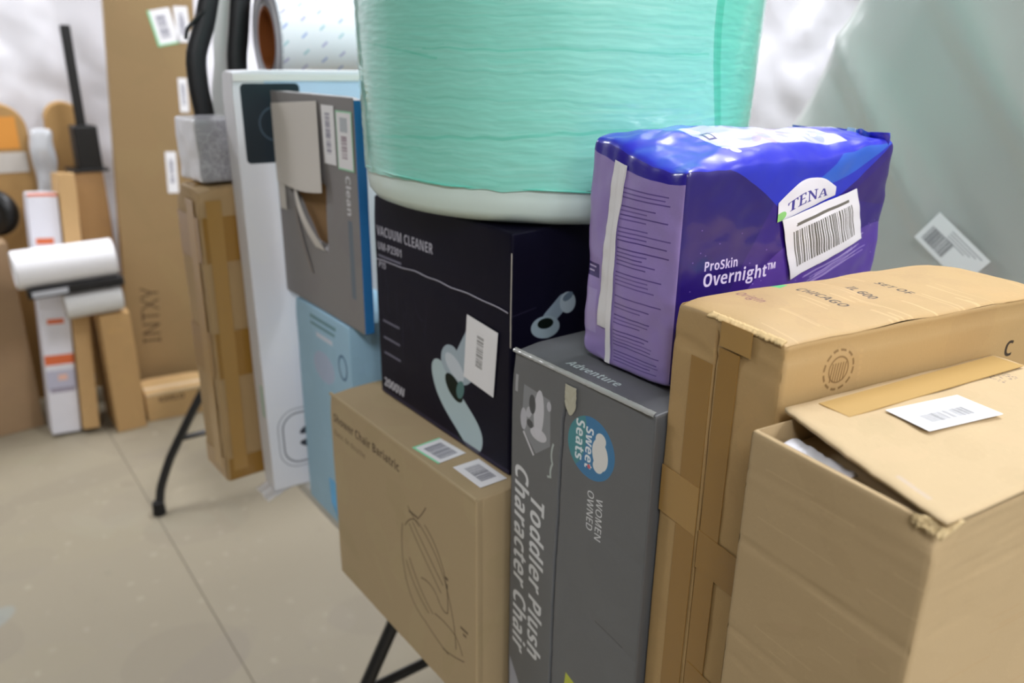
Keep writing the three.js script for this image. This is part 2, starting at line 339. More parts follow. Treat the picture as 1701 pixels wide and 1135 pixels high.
// dark appliance carton
{
  const w = 0.353, h = 0.326, d = 0.45, y = 1.0875;
  const vacuum = (ctx, ox, oy, k, flip) => {
    ctx.save(); ctx.translate(ox, oy); ctx.scale(k * flip, k);
    ctx.fillStyle = 'rgb(22,40,34)'; ctx.beginPath(); ctx.ellipse(95, 132, 34, 11, 0.5, 0, 7); ctx.fill();
    ctx.fillStyle = 'rgb(186,206,210)';
    ctx.beginPath(); ctx.moveTo(0, 52); ctx.bezierCurveTo(-8, 20, 30, 12, 48, 40); ctx.bezierCurveTo(70, 60, 122, 80, 128, 104); ctx.bezierCurveTo(132, 132, 106, 146, 88, 132); ctx.bezierCurveTo(60, 110, 12, 96, 0, 52); ctx.fill();
    ctx.fillStyle = 'rgb(170,186,196)'; ctx.beginPath(); ctx.moveTo(26, 24); ctx.bezierCurveTo(22, -8, 58, -14, 66, -4); ctx.lineTo(98, -52); ctx.lineTo(128, -30); ctx.lineTo(104, 28); ctx.bezierCurveTo(84, 52, 40, 50, 26, 24); ctx.fill();
    ctx.fillStyle = 'rgb(205,214,222)'; ctx.beginPath(); ctx.ellipse(60, 22, 26, 14, 0.5, 0, 7); ctx.fill();
    ctx.fillStyle = 'rgb(16,28,20)'; ctx.beginPath(); ctx.ellipse(58, 54, 25, 15, 0.55, 0, 7); ctx.fill();
    ctx.fillStyle = 'rgb(92,128,126)'; ctx.beginPath(); ctx.ellipse(74, 52, 9, 15, 0.4, 0, 7); ctx.fill();
    ctx.restore();
  };
  const g1 = 'rgba(205,205,215,0.9)';
  const m = printed(w, h, d, [15, 13, 32], 21, {
    front: (ctx, W, H) => {
      const rnd = mulberry(8); ctx.translate(0, 18); H -= 18;
      say(ctx, 'VACUUM CLEANER', 10, 44, 20, g1, { font: 'bold', stretch: 0.92 });
      say(ctx, 'UM-P2301', 10, 66, 17, g1, { font: 'bold', stretch: 0.95 });
      ctx.fillStyle = 'rgba(190,190,205,0.6)'; ctx.fillRect(10, 74, 72, 4);
      say(ctx, 'P15', 10, 95, 14, g1, { font: 'bold' });
      ctx.fillStyle = 'rgba(190,190,205,0.6)';
      for (const yy of [178, 206, 232]) ctx.fillRect(18, yy, 52, 3.6);
      say(ctx, '2000W', 13, 292, 20, 'rgba(225,225,232,0.95)', { font: 'bold', stretch: 1.05 });
      vacuum(ctx, 164, 172, 1, 1);
      ctx.lineWidth = 2.4;
      for (let i = 0; i < 26; i++) { ctx.strokeStyle = `rgba(110,105,125,${0.04 + rnd() * 0.1})`; ctx.beginPath(); const x = rnd() * 150, yy = 95 + rnd() * 80; ctx.moveTo(x, yy); ctx.quadraticCurveTo(x + 18 * (rnd() - 0.5), yy + 30, x + 34 * (rnd() - 0.3), yy + 20 + rnd() * 60); ctx.stroke(); }
      ctx.fillStyle = 'rgba(62,58,78,0.75)'; ctx.fillRect(0, H - 9, W, 9);
    },
    right: (ctx) => {
      ctx.translate(0, 18);
      ctx.fillStyle = 'rgb(164,184,192)'; ctx.lineCap = 'round'; ctx.strokeStyle = 'rgb(150,168,180)'; ctx.lineWidth = 22; ctx.beginPath(); ctx.moveTo(62, 100); ctx.lineTo(84, 82); ctx.stroke();
      ctx.beginPath(); ctx.ellipse(56, 111, 24, 15, 0.15, 0, 7); ctx.fill();
      ctx.fillStyle = 'rgb(186,202,208)'; ctx.beginPath(); ctx.ellipse(92, 84, 13, 15, -0.5, 0, 7); ctx.fill();
      ctx.fillStyle = 'rgb(110,128,142)'; ctx.beginPath(); ctx.ellipse(92, 76, 9, 5, -0.4, 0, 7); ctx.fill();
      ctx.fillStyle = 'rgb(14,24,20)'; ctx.beginPath(); ctx.ellipse(56, 106, 13, 7, 0.1, 0, 7); ctx.fill();
      ctx.strokeStyle = 'rgba(120,115,135,0.35)'; ctx.lineWidth = 1.2; ctx.beginPath(); ctx.moveTo(0, 88); ctx.lineTo(40, 82); ctx.stroke(); },
  }, { rough: 0.5, extra: { specularIntensity: 0.3 }, bump: false });
  const o = place(thing('appliance_carton', 'dark navy carton with a printed handheld vacuum cleaner, on the flat tan carton', 'box'), 0.044, y, -0.0725, w, d, 0.3);
  part('body', softBox(w, h, d, { r: 0.004, seg: [26, 26, 12], deform: (v, f) => {
    worn(w, h, d, 0.001, 9)(v);
    if (f === 'front') { const cr = h - 0.101 - 0.004 * N3(v.x * 20, 3, 1); v.z -= 0.0012 * Math.exp(-(((v.y - cr) / 0.004) ** 2)); }
    return v; } }), m, o);
  // the crease where clear tape ends shows as a pale ragged line
  const rnd = mulberry(4), pts = [];
  for (let i = 0; i <= 24; i++) pts.push([-w / 2 + 0.006 + (w - 0.012) * i / 24, h - 0.101 + 0.003 * N3(i * 0.3, 3, 2) + 0.004 * Math.sin(i / 24 * 3.1), d / 2 + 0.0004 - 0.0004 * rnd()]);
  part('tape_edge', tube(pts, 0.0009, 60), std(0x9a97a4, 0.4), o);
  part('corner_wear', tube([[w / 2 - 0.001, 0.18, d / 2 - 0.001], [w / 2 - 0.0012, 0.22, d / 2 - 0.0008], [w / 2 - 0.001, 0.3, d / 2 - 0.001]], 0.0008, 20), std(0xb8b2a8, 0.7), o);
  const l = label(o, 70, 92, c => { bars(c, 24, 16, 16, 0.1, 2); const r = mulberry(12); c.fillStyle = '#777'; let yy = 20; while (yy < 66) { const t = 0.6 + r() * 1.7; c.fillRect(26, yy, 15, t); yy += t + 0.6 + r() * 1.6; } });
  l.position.set(0.289 - w / 2, h - 0.175, d / 2 + 0.0015); l.rotation.z = -0.1;
}
// mint green tub in stretch film
const mint = [88, 205, 176];
{
  const o = thing('wrapped_tub', 'large mint green tub bound in glossy stretch film, on top of the dark appliance carton', 'tub');
  o.position.set(0.204, 1.4145, -0.293);
  const RB = 0.274, RT = 0.29, HH = 0.6;
  const prof = [[0, 0], [RB - 0.05, 0], [RB - 0.025, 0.002], [RB - 0.01, 0.008], [RB - 0.002, 0.018], [RB, 0.034]];
  for (let i = 1; i <= 10; i++) prof.push([RB + (RT - RB) * i / 10, 0.034 + (HH - 0.034) * i / 10]);
  prof.push([RT - 0.012, HH], [RT - 0.02, HH - 0.03], [RB - 0.02, 0.03], [0, 0.03]);
  part('tub_wall', new THREE.LatheGeometry(prof.map(p => new THREE.Vector2(...p)), 96), std(new THREE.Color('rgb(226,245,238)'), 0.35, { clearcoat: 0.2 }), o, 'pale mint base rim');
  const wmap = canvasTex(2048, 900, (ctx, W, H) => {
    const rnd = mulberry(31); ctx.fillStyle = rgb([150, 234, 216]); ctx.fillRect(0, 0, W, H);
    for (let i = 0; i < 1500; i++) {
      ctx.strokeStyle = rnd() < 0.5 ? rgb([104, 216, 188], 1, 0.2) : rgb([182, 246, 232], 1, 0.2); ctx.lineWidth = 0.8 + rnd() * 3.5;
      const x = rnd() * W, y = rnd() * H, l = 40 + rnd() * 240; ctx.beginPath(); ctx.moveTo(x, y); ctx.quadraticCurveTo(x + l / 2, y + (rnd() - 0.5) * 14, x + l, y + (rnd() - 0.45) * 16); ctx.stroke();
    }
    // a single layer of film on one side is greener than the doubled turns
    ctx.fillStyle = rgb([104, 222, 192], 1, 0.75); ctx.beginPath(); ctx.moveTo(330, 0); ctx.lineTo(330, H); ctx.lineTo(60, H);
    ctx.bezierCurveTo(30, H * 0.8, 10, H * 0.72, 8, H * 0.62); ctx.bezierCurveTo(30, H * 0.5, 70, H * 0.4, 60, H * 0.28); ctx.bezierCurveTo(40, H * 0.15, 60, 40, 50, 0); ctx.fill();
    ctx.strokeStyle = rgb([70, 200, 166], 1, 0.7); ctx.lineWidth = 16; ctx.beginPath(); ctx.moveTo(60, H); ctx.bezierCurveTo(30, H * 0.8, 10, H * 0.72, 12, H * 0.62); ctx.bezierCurveTo(30, H * 0.5, 70, H * 0.4, 60, H * 0.28); ctx.bezierCurveTo(40, H * 0.15, 60, 40, 50, 0); ctx.stroke();
    for (let i = 0; i < 16; i++) { // overlapping turns of film, deeper green
      ctx.strokeStyle = rgb([84, 208, 178], 1, 0.35); ctx.lineWidth = 2 + rnd() * 6; const y = rnd() * H, x = rnd() * W, l = 200 + rnd() * 600, s = (rnd() - 0.6) * 260;
      ctx.beginPath(); ctx.moveTo(x, y); ctx.bezierCurveTo(x + l * 0.3, y + s * 0.4, x + l * 0.6, y + s * 0.5, x + l, y + s); ctx.stroke();
    }
  });
  wmap.wrapS = THREE.RepeatWrapping;
  const wb = (() => {
    const W = 1024, H = 512, a = new Uint8Array(W * H * 4);
    for (let j = 0; j < H; j++) for (let i = 0; i < W; i++) {
      const u = i / W, v = j / H, th = u * Math.PI * 2, cx = Math.cos(th), sx = Math.sin(th);
      let n = N3(cx * 5, sx * 5, v * 90) * 0.5 + N3(cx * 9 + 7, sx * 9, v * 150) * 0.35 + N3(cx * 20 + 3, sx * 20, v * 200 + 6) * 0.25;
      const g = Math.round(clamp(128 + n * 120, 0, 255)); a.set([g, g, g, 255], (j * W + i) * 4);
    }
    const t = new THREE.DataTexture(a, W, H); t.wrapS = THREE.RepeatWrapping; t.magFilter = THREE.LinearFilter; t.needsUpdate = true; return t;
  })();
  const film = new THREE.MeshPhysicalMaterial({ map: wmap, roughness: 0.3, clearcoat: 1, clearcoatRoughness: 0.09, bumpMap: wb, bumpScale: 0.0009 });
  const fh = HH - 0.046, geo = sheet(320, 340, (u, v) => {
    const th = u * Math.PI * 2, c = Math.cos(th), s = Math.sin(th);
    const lo = 0.046 + 0.004 * N3(c * 3, s * 3, 1) + 0.003 * N3(c * 9, s * 9, 4), y = lo + (HH + 0.002 - lo) * v;
    const r = RB + (RT - RB) * (y - 0.034) / (HH - 0.034) + 0.0022 + 0.0010 * N3(c * 4, s * 4, y * 9) + 0.0003 * N3(c * 4 + y * 4, s * 4, y * 95) + 0.0003 * N3(c * 9, s * 9 - y * 6, y * 190) + 0.0002 * N3(c * 26, s * 26, y * 120);
    return [c * r, y, -s * r];
  });
  part('stretch_film', geo, film, o, 'green tinted wrinkled stretch film');
  const overlap = std(new THREE.Color(...[0.16, 0.68, 0.54]), 0.25, { clearcoat: 1, clearcoatRoughness: 0.15 });
  // gathered folds of the film
  const fold = (pts, r, name) => part(name, tube(pts.map(([deg, y]) => { const t = deg * R, rr = RB + (RT - RB) * y / HH + 0.0032; return [Math.cos(t) * rr, y, -Math.sin(t) * rr]; }), r, 80), overlap, o);
  const face = -41;
  fold([[face - 66, 0.05], [face - 45, 0.05], [face - 25, 0.046], [face, 0.047], [face + 20, 0.043], [face + 40, 0.05]], 0.0012, 'film_fold');
}
// pale blue carton
{
  const w = 0.236, h = 0.436, d = 0.15;
  const m = printed(w, h, d, [160, 200, 224], 41, {
    front: (ctx, W, H) => {
      ctx.fillStyle = 'rgba(86,130,140,0.75)'; ctx.fillRect(72, 16, 110, 7); ctx.fillRect(72, 30, 104, 6);
      ctx.fillStyle = 'rgba(226,226,240,0.8)'; ctx.fillRect(95, 46, 70, 9);
      ctx.strokeStyle = 'rgba(70,110,150,0.9)'; ctx.lineWidth = 5; ctx.beginPath(); ctx.ellipse(204, 84, 16, 22, 0, 0, 7); ctx.stroke();
      ctx.fillStyle = 'rgba(190,190,220,0.6)'; ctx.beginPath(); ctx.ellipse(120, 110, 46, 30, 0, 0, 7); ctx.fill();
    },
  }, { rough: 0.5, ppm: 1200 });
  const o = place(thing('blue_carton', 'pale blue printed carton under the torn grey box, beside the white panel carton', 'box'), -0.279, TOP, -0.06, w, d, 0);
  part('body', softBox(w, h, d, { deform: worn(w, h, d, 0.0015, 14) }), m, o);
  const f = part('loose_flap', slab(8, 10, (u, v) => [-0.03 + u * 0.06 + v * 0.04, 0.09 - v * 0.087 * (0.35 + 0.65 * u), 0.001 + 0.014 * v], [0, 0, 0.002]), std(0x6cb0da, 0.5), o, 'bent blue flap');
  f.position.set(0.02, 0, d / 2);
}
// torn grey carton standing on the pale blue one
{
  const w = 0.338, h = 0.374, d = 0.018;
  const m = printed(w, h, d, [134, 131, 130], 51, {
    front: ctx => {
      say(ctx, 'Clean', 296, 118, 24, 'rgba(225,225,230,0.85)', { font: 'bold', rot: Math.PI / 2 });
      ctx.fillStyle = 'rgba(96,112,128,0.8)'; ctx.fillRect(296, 190, 16, 130);
    },
  }, { rough: 0.5, sideBase: [38, 112, 172], ppm: 1500 });
  const o = place(thing('torn_carton', 'grey carton with a torn open front and peeling paper, on the pale blue carton', 'box'), -0.326, TOP + 0.4365, -0.065, w, d, 0);
  // the torn opening is a real hollow in the front
  const inHole = (x, y) => { // mm from upper left
    const t = (y - 140) / 112; if (t < 0 || t > 1) return 0;
    const a = 32 + 120 * t, b = 216 - 4 * t; return smooth(0, 6, Math.min(x - a, b - x, y - 140, 258 - y));
  };
  part('body', softBox(w, h, d, { r: 0.002, seg: [60, 60, 3], deform: (v, f) => { if (f === 'front') { const k = inHole((v.x + w / 2) * 1000, (h - v.y) * 1000); v.z -= 0.013 * k; } else worn(w, h, d, 0.0008, 6)(v); return v; } }), m, o);
  const cav = new THREE.Shape([[35, 144], [216, 144], [212, 254], [154, 254]].map(([x, y]) => new THREE.Vector2(x / 1000 - w / 2, h - y / 1000)));
  part('torn_opening', new THREE.ExtrudeGeometry(cav, { depth: 0.001, bevelEnabled: false }).translate(0, 0, d / 2 - 0.0122), std(0x8f6f48, 0.95), o, 'bare brown board in the torn opening');
  const paper = std(0xd8d3cc, 0.75);
  part('peeled_paper', slab(16, 16, (u, v) => { const x = 4 + u * (202 + 12 * (1 - v)) + 6 * (1 - v), y = 4 + (22 - 22 * u) * (1 - v) * 0.8 + v * (0) ; const yy = 8 + (14 - 12 * u) + (1 - v) * (138 + 6 * u + 8 * Math.sin(u * 3)); return [x / 1000 - w / 2, h - yy / 1000, d / 2 + 0.002 + 0.006 * (1 - v) * (0.4 + u)]; }, [0, 0, 0.0006]), paper, o, 'cream sheet of peeled paper');
  part('torn_strip', slab(10, 4, (u, v) => { const y = 158 + u * 100, x = 78 + 60 * u + 24 * u * u + v * (8 + 34 * u); return [x / 1000 - w / 2, h - y / 1000, d / 2 + 0.001 + 0.007 * Math.sin(u * 3)]; }, [0, 0, 0.0008]), paper, o, 'curled cream strip');
  part('torn_strip', slab(8, 3, (u, v) => { const y = 150 + u * 60, x = 6 + 10 * u + v * 30; return [x / 1000 - w / 2, h - y / 1000, d / 2 + 0.001 + 0.003 * u]; }, [0, 0, 0.0008]), paper, o);
  part('torn_strip', slab(10, 3, (u, v) => { const y = 200 + u * 110, x = 70 + 60 * u + v * 12; return [x / 1000 - w / 2, h - y / 1000, d / 2 + 0.001 + 0.003 * Math.sin(u * 3)]; }, [0, 0, 0.0008]), std(0x8f8884, 0.7), o);
  const a = label(o, 46, 92, c => { bars(c, 16, 10, 0.1, 0.1, 1); const r = mulberry(2); c.fillStyle = '#7a7790'; let y = 12; while (y < 76) { const t = 0.7 + r() * 2; c.fillRect(12, y, 18, t); y += t + 0.7 + r() * 2; } });
  a.position.set(0.2455 - w / 2, h - 0.061, d / 2 + 0.0012);
  const b = label(o, 56, 90, c => { c.strokeStyle = '#9fdcb6'; c.lineWidth = 5; c.strokeRect(0, 0, 56, 90); c.fillStyle = '#b9c0c6'; c.fillRect(14, 10, 26, 22); const r = mulberry(3); let y = 38; c.fillStyle = '#8a6f80'; while (y < 74) { const t = 0.7 + r() * 2; c.fillRect(16, y, 20, t); y += t + 0.7 + r() * 2; } });
  b.position.set(0.303 - w / 2, h - 0.066, d / 2 + 0.0012);
}
// tall white panel carton
{
  const w = 0.068, h = 0.845, d = 0.5;
  const m = printed(w, h, d, [226, 227, 232], 61, {
    right: (ctx, W) => {
      ctx.fillStyle = 'rgb(196,218,242)'; ctx.fillRect(60, 16, W, 42);
      ctx.fillStyle = 'rgb(12,28,38)'; ctx.beginPath(); ctx.roundRect(15, 24, 110, 142, 8); ctx.fill();
      ctx.strokeStyle = 'rgb(70,86,100)'; ctx.lineWidth = 2.6; ctx.beginPath(); ctx.arc(75, 96, 30, 0, 7); ctx.stroke();
      ctx.strokeStyle = 'rgba(120,122,130,0.8)'; ctx.lineWidth = 4; ctx.beginPath(); ctx.roundRect(30, 678, 120, 112, 34); ctx.stroke();
      ctx.lineWidth = 1.8; ctx.beginPath(); ctx.roundRect(20, 668, 140, 132, 42); ctx.stroke();
      ctx.fillStyle = 'rgb(52,54,62)';
      for (const yy of [716, 752]) { ctx.beginPath(); ctx.ellipse(90, yy, 26, 9, yy === 716 ? -0.35 : 0.2, 0, 7); ctx.fill(); }
    },
    front: ctx => { ctx.fillStyle = 'rgba(150,205,180,0.6)'; ctx.fillRect(40, 610, 18, 70); },
  }, { rough: 0.5, ppm: 1200, strength: 0.4 });
  const o = place(thing('white_carton', 'tall slim white carton with a dark rounded panel print, behind the torn grey box', 'box'), -0.399, TOP, -0.006, w, d, -3);
  o.rotation.z = 0.024;
  part('body', softBox(w, h, d, { r: 0.004, seg: [4, 20, 14], deform: worn(w, h, d, 0.0012, 22, 0.005) }), m, o);
  strip(o, 0.0006, 0.012, std(0xe4e2dd, 0.5), w / 2 + 0.0005, h - 0.014, 0, 'tape').scale.set(1, 1, d / 0.0006 * 0.98);
}
// crumpled film under the white carton
{
  const o = thing('plastic_scrap', 'scrap of white plastic film tucked under the corner of the tall white carton', 'plastic film');
  o.position.set(-0.375, TOP + 0.0015, 0.012);
  part('film', slab(14, 10, (u, v) => [-0.03 + u * 0.07, 0.002 - 0.022 * v * v + 0.006 * N3(u * 6, v * 5, 1) * v, -0.09 + v * 0.09 + 0.004 * N3(u * 5, v * 7, 4)], [0, 0.0012, 0]), std(0xe6e6e6, 0.3, { clearcoat: 0.4 }), o);
}
// upright taped carton
{
  const w = 0.127, h = 0.632, d = 0.15;
  const m = printed(w, h, d, [168, 140, 98], 71, {
  }, { rough: 0.6, ppm: 1200 });
  const o = place(thing('taped_carton', 'narrow upright brown carton bound with packing tape, at the end of the table', 'box'), -0.553, TOP, 0.07, w, d, 3);
  o.rotation.z = -0.022; o.position.y += 0.0015;
  part('body', softBox(w, h, d, { r: 0.007, seg: [8, 26, 10], deform: worn(w, h, d, 0.004, 31, 0.012) }), m, o);
  for (const [y, hh] of [[0.29, 0.1], [0.53, 0.09], [0.03, 0.05]]) {
    strip(o, w - 0.012, hh, tapeMat, 0, y, d / 2 + 0.0004); const s = strip(o, d - 0.012, hh, tapeMat, w / 2 + 0.0004, y, 0); s.rotation.y = Math.PI / 2;
  }
  const v1 = strip(o, 0.04, h - 0.05, tapeMatLight, 0.02, h / 2, d / 2 + 0.0009);
  const v2 = strip(o, 0.03, h - 0.05, tapeMatLight, w / 2 + 0.0009, h / 2, d / 2 - 0.03); v2.rotation.y = Math.PI / 2;
  const tp = strip(o, 0.05, d - 0.02, tapeMatLight, 0, h + 0.0005, 0); tp.rotation.x = -Math.PI / 2;
}
// small wrapped packet on the taped carton
{
  const w = 0.12, h = 0.12, d = 0.1;
  const o = place(thing('wrapped_packet', 'small grey and white packet in crinkled film, on the taped upright carton', 'packet'), -0.555, TOP + 0.6365, 0.05, w, d, 3);
  const m = printed(w, h, d, [150, 150, 154], 81, {
    front: (ctx, W, H) => { ctx.fillStyle = 'rgb(234,234,238)'; ctx.fillRect(0, 0, W, H); const r = mulberry(3); for (let i = 0; i < 12; i++) { ctx.strokeStyle = rgb([214, 214, 220], 1, 0.4); ctx.lineWidth = 1.5; ctx.beginPath(); ctx.arc(70 + r() * 60, r() * H, 6 + r() * 26, r() * 6, r() * 6 + 1.5); ctx.stroke(); } },
    right: (ctx, W, H) => { const r = mulberry(4); for (let i = 0; i < 60; i++) { ctx.strokeStyle = rgb([205, 205, 210], 1, 0.4); ctx.lineWidth = 1.5; ctx.beginPath(); ctx.arc(r() * W, r() * H, 6 + r() * 26, r() * 6, r() * 6 + 1.5); ctx.stroke(); } },
  }, { rough: 0.35, extra: { clearcoat: 0.7, clearcoatRoughness: 0.2 } });
  part('body', softBox(w, h, d, { r: 0.008, seg: [14, 14, 14], deform: (v) => { v.x += 0.004 * N3(v.x * 30, v.y * 30, v.z * 30); v.z += 0.004 * N3(v.y * 30, v.x * 30, 3 + v.z * 30); return v; } }), m, o);
}
// grey upright carton with vertical lettering
{
  const w = 0.228, h = 0.55, d = 0.42;
  const wt = 'rgba(222,224,226,0.95)';
  const seamX = y => 0.0925 + 0.011 * smooth(0.06, 0.0, y) + 0.004 * Math.max(0, 1 - y / 0.12) - 0.004 * smooth(0.12, 0.32, y) + 0.0012 * N3(y * 30, 0, 5) + 0.0006 * N3(y * 140, 2, 5);
  const m = printed(w, h, d, [104, 106, 108], 91, {
    front: ctx => {
      // photo of a plush seat
      ctx.fillStyle = 'rgba(150,152,158,0.75)'; ctx.beginPath(); ctx.moveTo(24, 38); ctx.lineTo(72, 42); ctx.lineTo(74, 98); ctx.lineTo(48, 118); ctx.lineTo(20, 92); ctx.closePath(); ctx.fill();
      ctx.fillStyle = 'rgba(208,208,214,0.95)'; ctx.beginPath(); ctx.ellipse(52, 66, 9, 30, 0.06, 0, 7); ctx.fill(); ctx.beginPath(); ctx.ellipse(52, 92, 15, 8, 0, 0, 7); ctx.fill();
      ctx.fillStyle = 'rgba(196,196,204,0.85)'; ctx.beginPath(); ctx.ellipse(24, 82, 6, 14, 0, 0, 7); ctx.fill(); ctx.beginPath(); ctx.ellipse(34, 70, 5, 8, 0.4, 0, 7); ctx.fill(); ctx.beginPath(); ctx.ellipse(70, 50, 4, 6, 0, 0, 7); ctx.fill();
      ctx.strokeStyle = 'rgba(216,216,222,0.9)'; ctx.lineWidth = 3.5; ctx.beginPath(); ctx.moveTo(24, 98); ctx.lineTo(44, 122); ctx.stroke();
      ctx.fillStyle = 'rgba(60,62,66,0.8)'; ctx.beginPath(); ctx.ellipse(36, 84, 6, 5, 0.3, 0, 7); ctx.fill(); ctx.beginPath(); ctx.ellipse(40, 58, 6, 12, 0, 0, 7); ctx.fill();
      ctx.fillStyle = 'rgba(205,206,212,0.6)'; ctx.fillRect(7, 30, 5, 22);
      ctx.strokeStyle = 'rgba(190,202,198,0.8)'; ctx.lineWidth = 3; ctx.beginPath(); ctx.moveTo(80, 92); ctx.quadraticCurveTo(74, 108, 79, 118); ctx.quadraticCurveTo(74, 128, 76, 136); ctx.lineTo(70, 138); ctx.stroke();
      say(ctx, 'Toddler Plush', 40, 172, 36, wt, { font: 'italic bold', rot: Math.PI / 2 });
      say(ctx, 'Character Chair', 9, 142, 36, wt, { font: 'italic bold', rot: Math.PI / 2 });
      ctx.fillStyle = 'rgba(170,174,186,0.9)'; ctx.beginPath(); ctx.moveTo(4, 440); ctx.lineTo(28, 478); ctx.lineTo(4, 520); ctx.fill();
      // round badge
      ctx.save(); ctx.translate(140, 73); ctx.beginPath(); ctx.arc(0, 0, 36, 0, 7); ctx.fillStyle = 'rgb(62,124,170)'; ctx.fill(); ctx.clip();
      ctx.fillStyle = 'rgb(72,140,148)'; ctx.beginPath(); ctx.ellipse(-30, -8, 22, 40, 0.1, 0, 7); ctx.fill();
      ctx.fillStyle = 'rgb(226,226,222)'; ctx.beginPath(); ctx.ellipse(14, 2, 12, 18, -0.2, 0, 7); ctx.fill(); ctx.beginPath(); ctx.arc(12, 16, 8, 0, 7); ctx.fill(); ctx.beginPath(); ctx.arc(14, -15, 8, 0, 7); ctx.fill();
      say(ctx, 'Sweet', -9, -24, 17, 'rgb(232,238,242)', { rot: Math.PI / 2 });
      say(ctx, 'Seats', -24, -28, 19, 'rgb(226,236,240)', { rot: Math.PI / 2 });
      ctx.fillStyle = 'rgb(206,96,110)'; ctx.beginPath(); ctx.arc(-2, 22, 2.6, 0, 7); ctx.fill(); ctx.restore();
      say(ctx, 'WOMEN', 152, 126, 14, wt, { font: '', rot: Math.PI / 2 });
      say(ctx, 'OWNED', 138, 122, 14, wt, { font: '', rot: Math.PI / 2 });
      ctx.fillStyle = 'rgb(190,196,70)'; ctx.beginPath(); ctx.moveTo(116, 386); ctx.lineTo(134, 392); ctx.lineTo(150, 440); ctx.lineTo(110, 440); ctx.fill();
      ctx.strokeStyle = 'rgba(70,72,76,0.8)'; ctx.lineWidth = 1.6; ctx.beginPath(); ctx.moveTo(160, 282); ctx.lineTo(205, 288); ctx.stroke();
    },
    top: (ctx, W, H) => { say(ctx, 'Adventure', 74, H - 18, 17, 'rgba(196,212,208,0.9)', { font: 'bold', stretch: 0.95 }); },
  }, { rough: 0.5, ppm: 2000, extra: { clearcoat: 0.25, clearcoatRoughness: 0.35 }, bump: false });
  const o = place(thing('grey_carton', 'upright grey carton with white lettering and a round blue badge, beside the flat tan carton', 'box'), 0.444, TOP, -0.041, w, d, 0);
  const sx = []; for (let i = -9; i <= 18; i++) sx.push(0.092 - w / 2 + i * 0.0009);
  part('body', softBox(w, h, d, { r: 0.003, seg: [18, 90, 12], lx: sx, deform: (v, f) => {
    if (f === 'front') {
      const yd = h - v.y, x = v.x + w / 2, s = (x - seamX(yd)) / 0.002;
      if (yd > 0.03) v.z -= 0.009 * Math.exp(-(s ** 4)) * smooth(0.03, 0.045, yd);
      const b = x > seamX(yd) ? 1 : -1; v.z += -0.0014 * smooth(0, 0.03, Math.abs(x - seamX(yd))) * (b > 0 ? 1 : 0.4);
      const cr = 0.285 + 0.1 * (x - 0.15); if (x > 0.14) v.z -= 0.0008 * Math.exp(-(((yd - cr) / 0.004) ** 2));
      const cr2 = 0.16 + 0.16 * (x - 0.15); if (x > 0.14) v.z -= 0.0006 * Math.exp(-(((yd - cr2) / 0.004) ** 2));
    }
    return worn(w, h, d, 0.0009, 41, 0.004)(v); } }), m, o);
  const gl = std(0xa9aaa6, 0.14, { clearcoat: 1, clearcoatRoughness: 0.08 });
  part('edge_tape', slab(60, 3, (u, v) => [-w / 2 + 0.003 + u * (w - 0.006), h + 0.0004 - 0.004 * v * v + 0.0006 * N3(u * 40, v * 4, 2), d / 2 - 0.004 + 0.0045 * Math.min(1, v * 1.4) + 0.0007 * N3(u * 50, v * 3, 8)], [0, 0, 0.0004]), gl, o, 'shiny clear tape on the top edge');
  part('seam_tape', slab(10, 14, (u, v) => [0.098 - w / 2 + u * 0.018, h - 0.012 - v * 0.034 * (0.6 + 0.4 * Math.sin(u * 3)), d / 2 + 0.0012 + 0.001 * N3(u * 4, v * 5, 3)], [0, 0, 0.0004]), std(0xb9b7a4, 0.2, { clearcoat: 0.8, clearcoatRoughness: 0.15 }), o, 'end of clear tape over the seam');
}
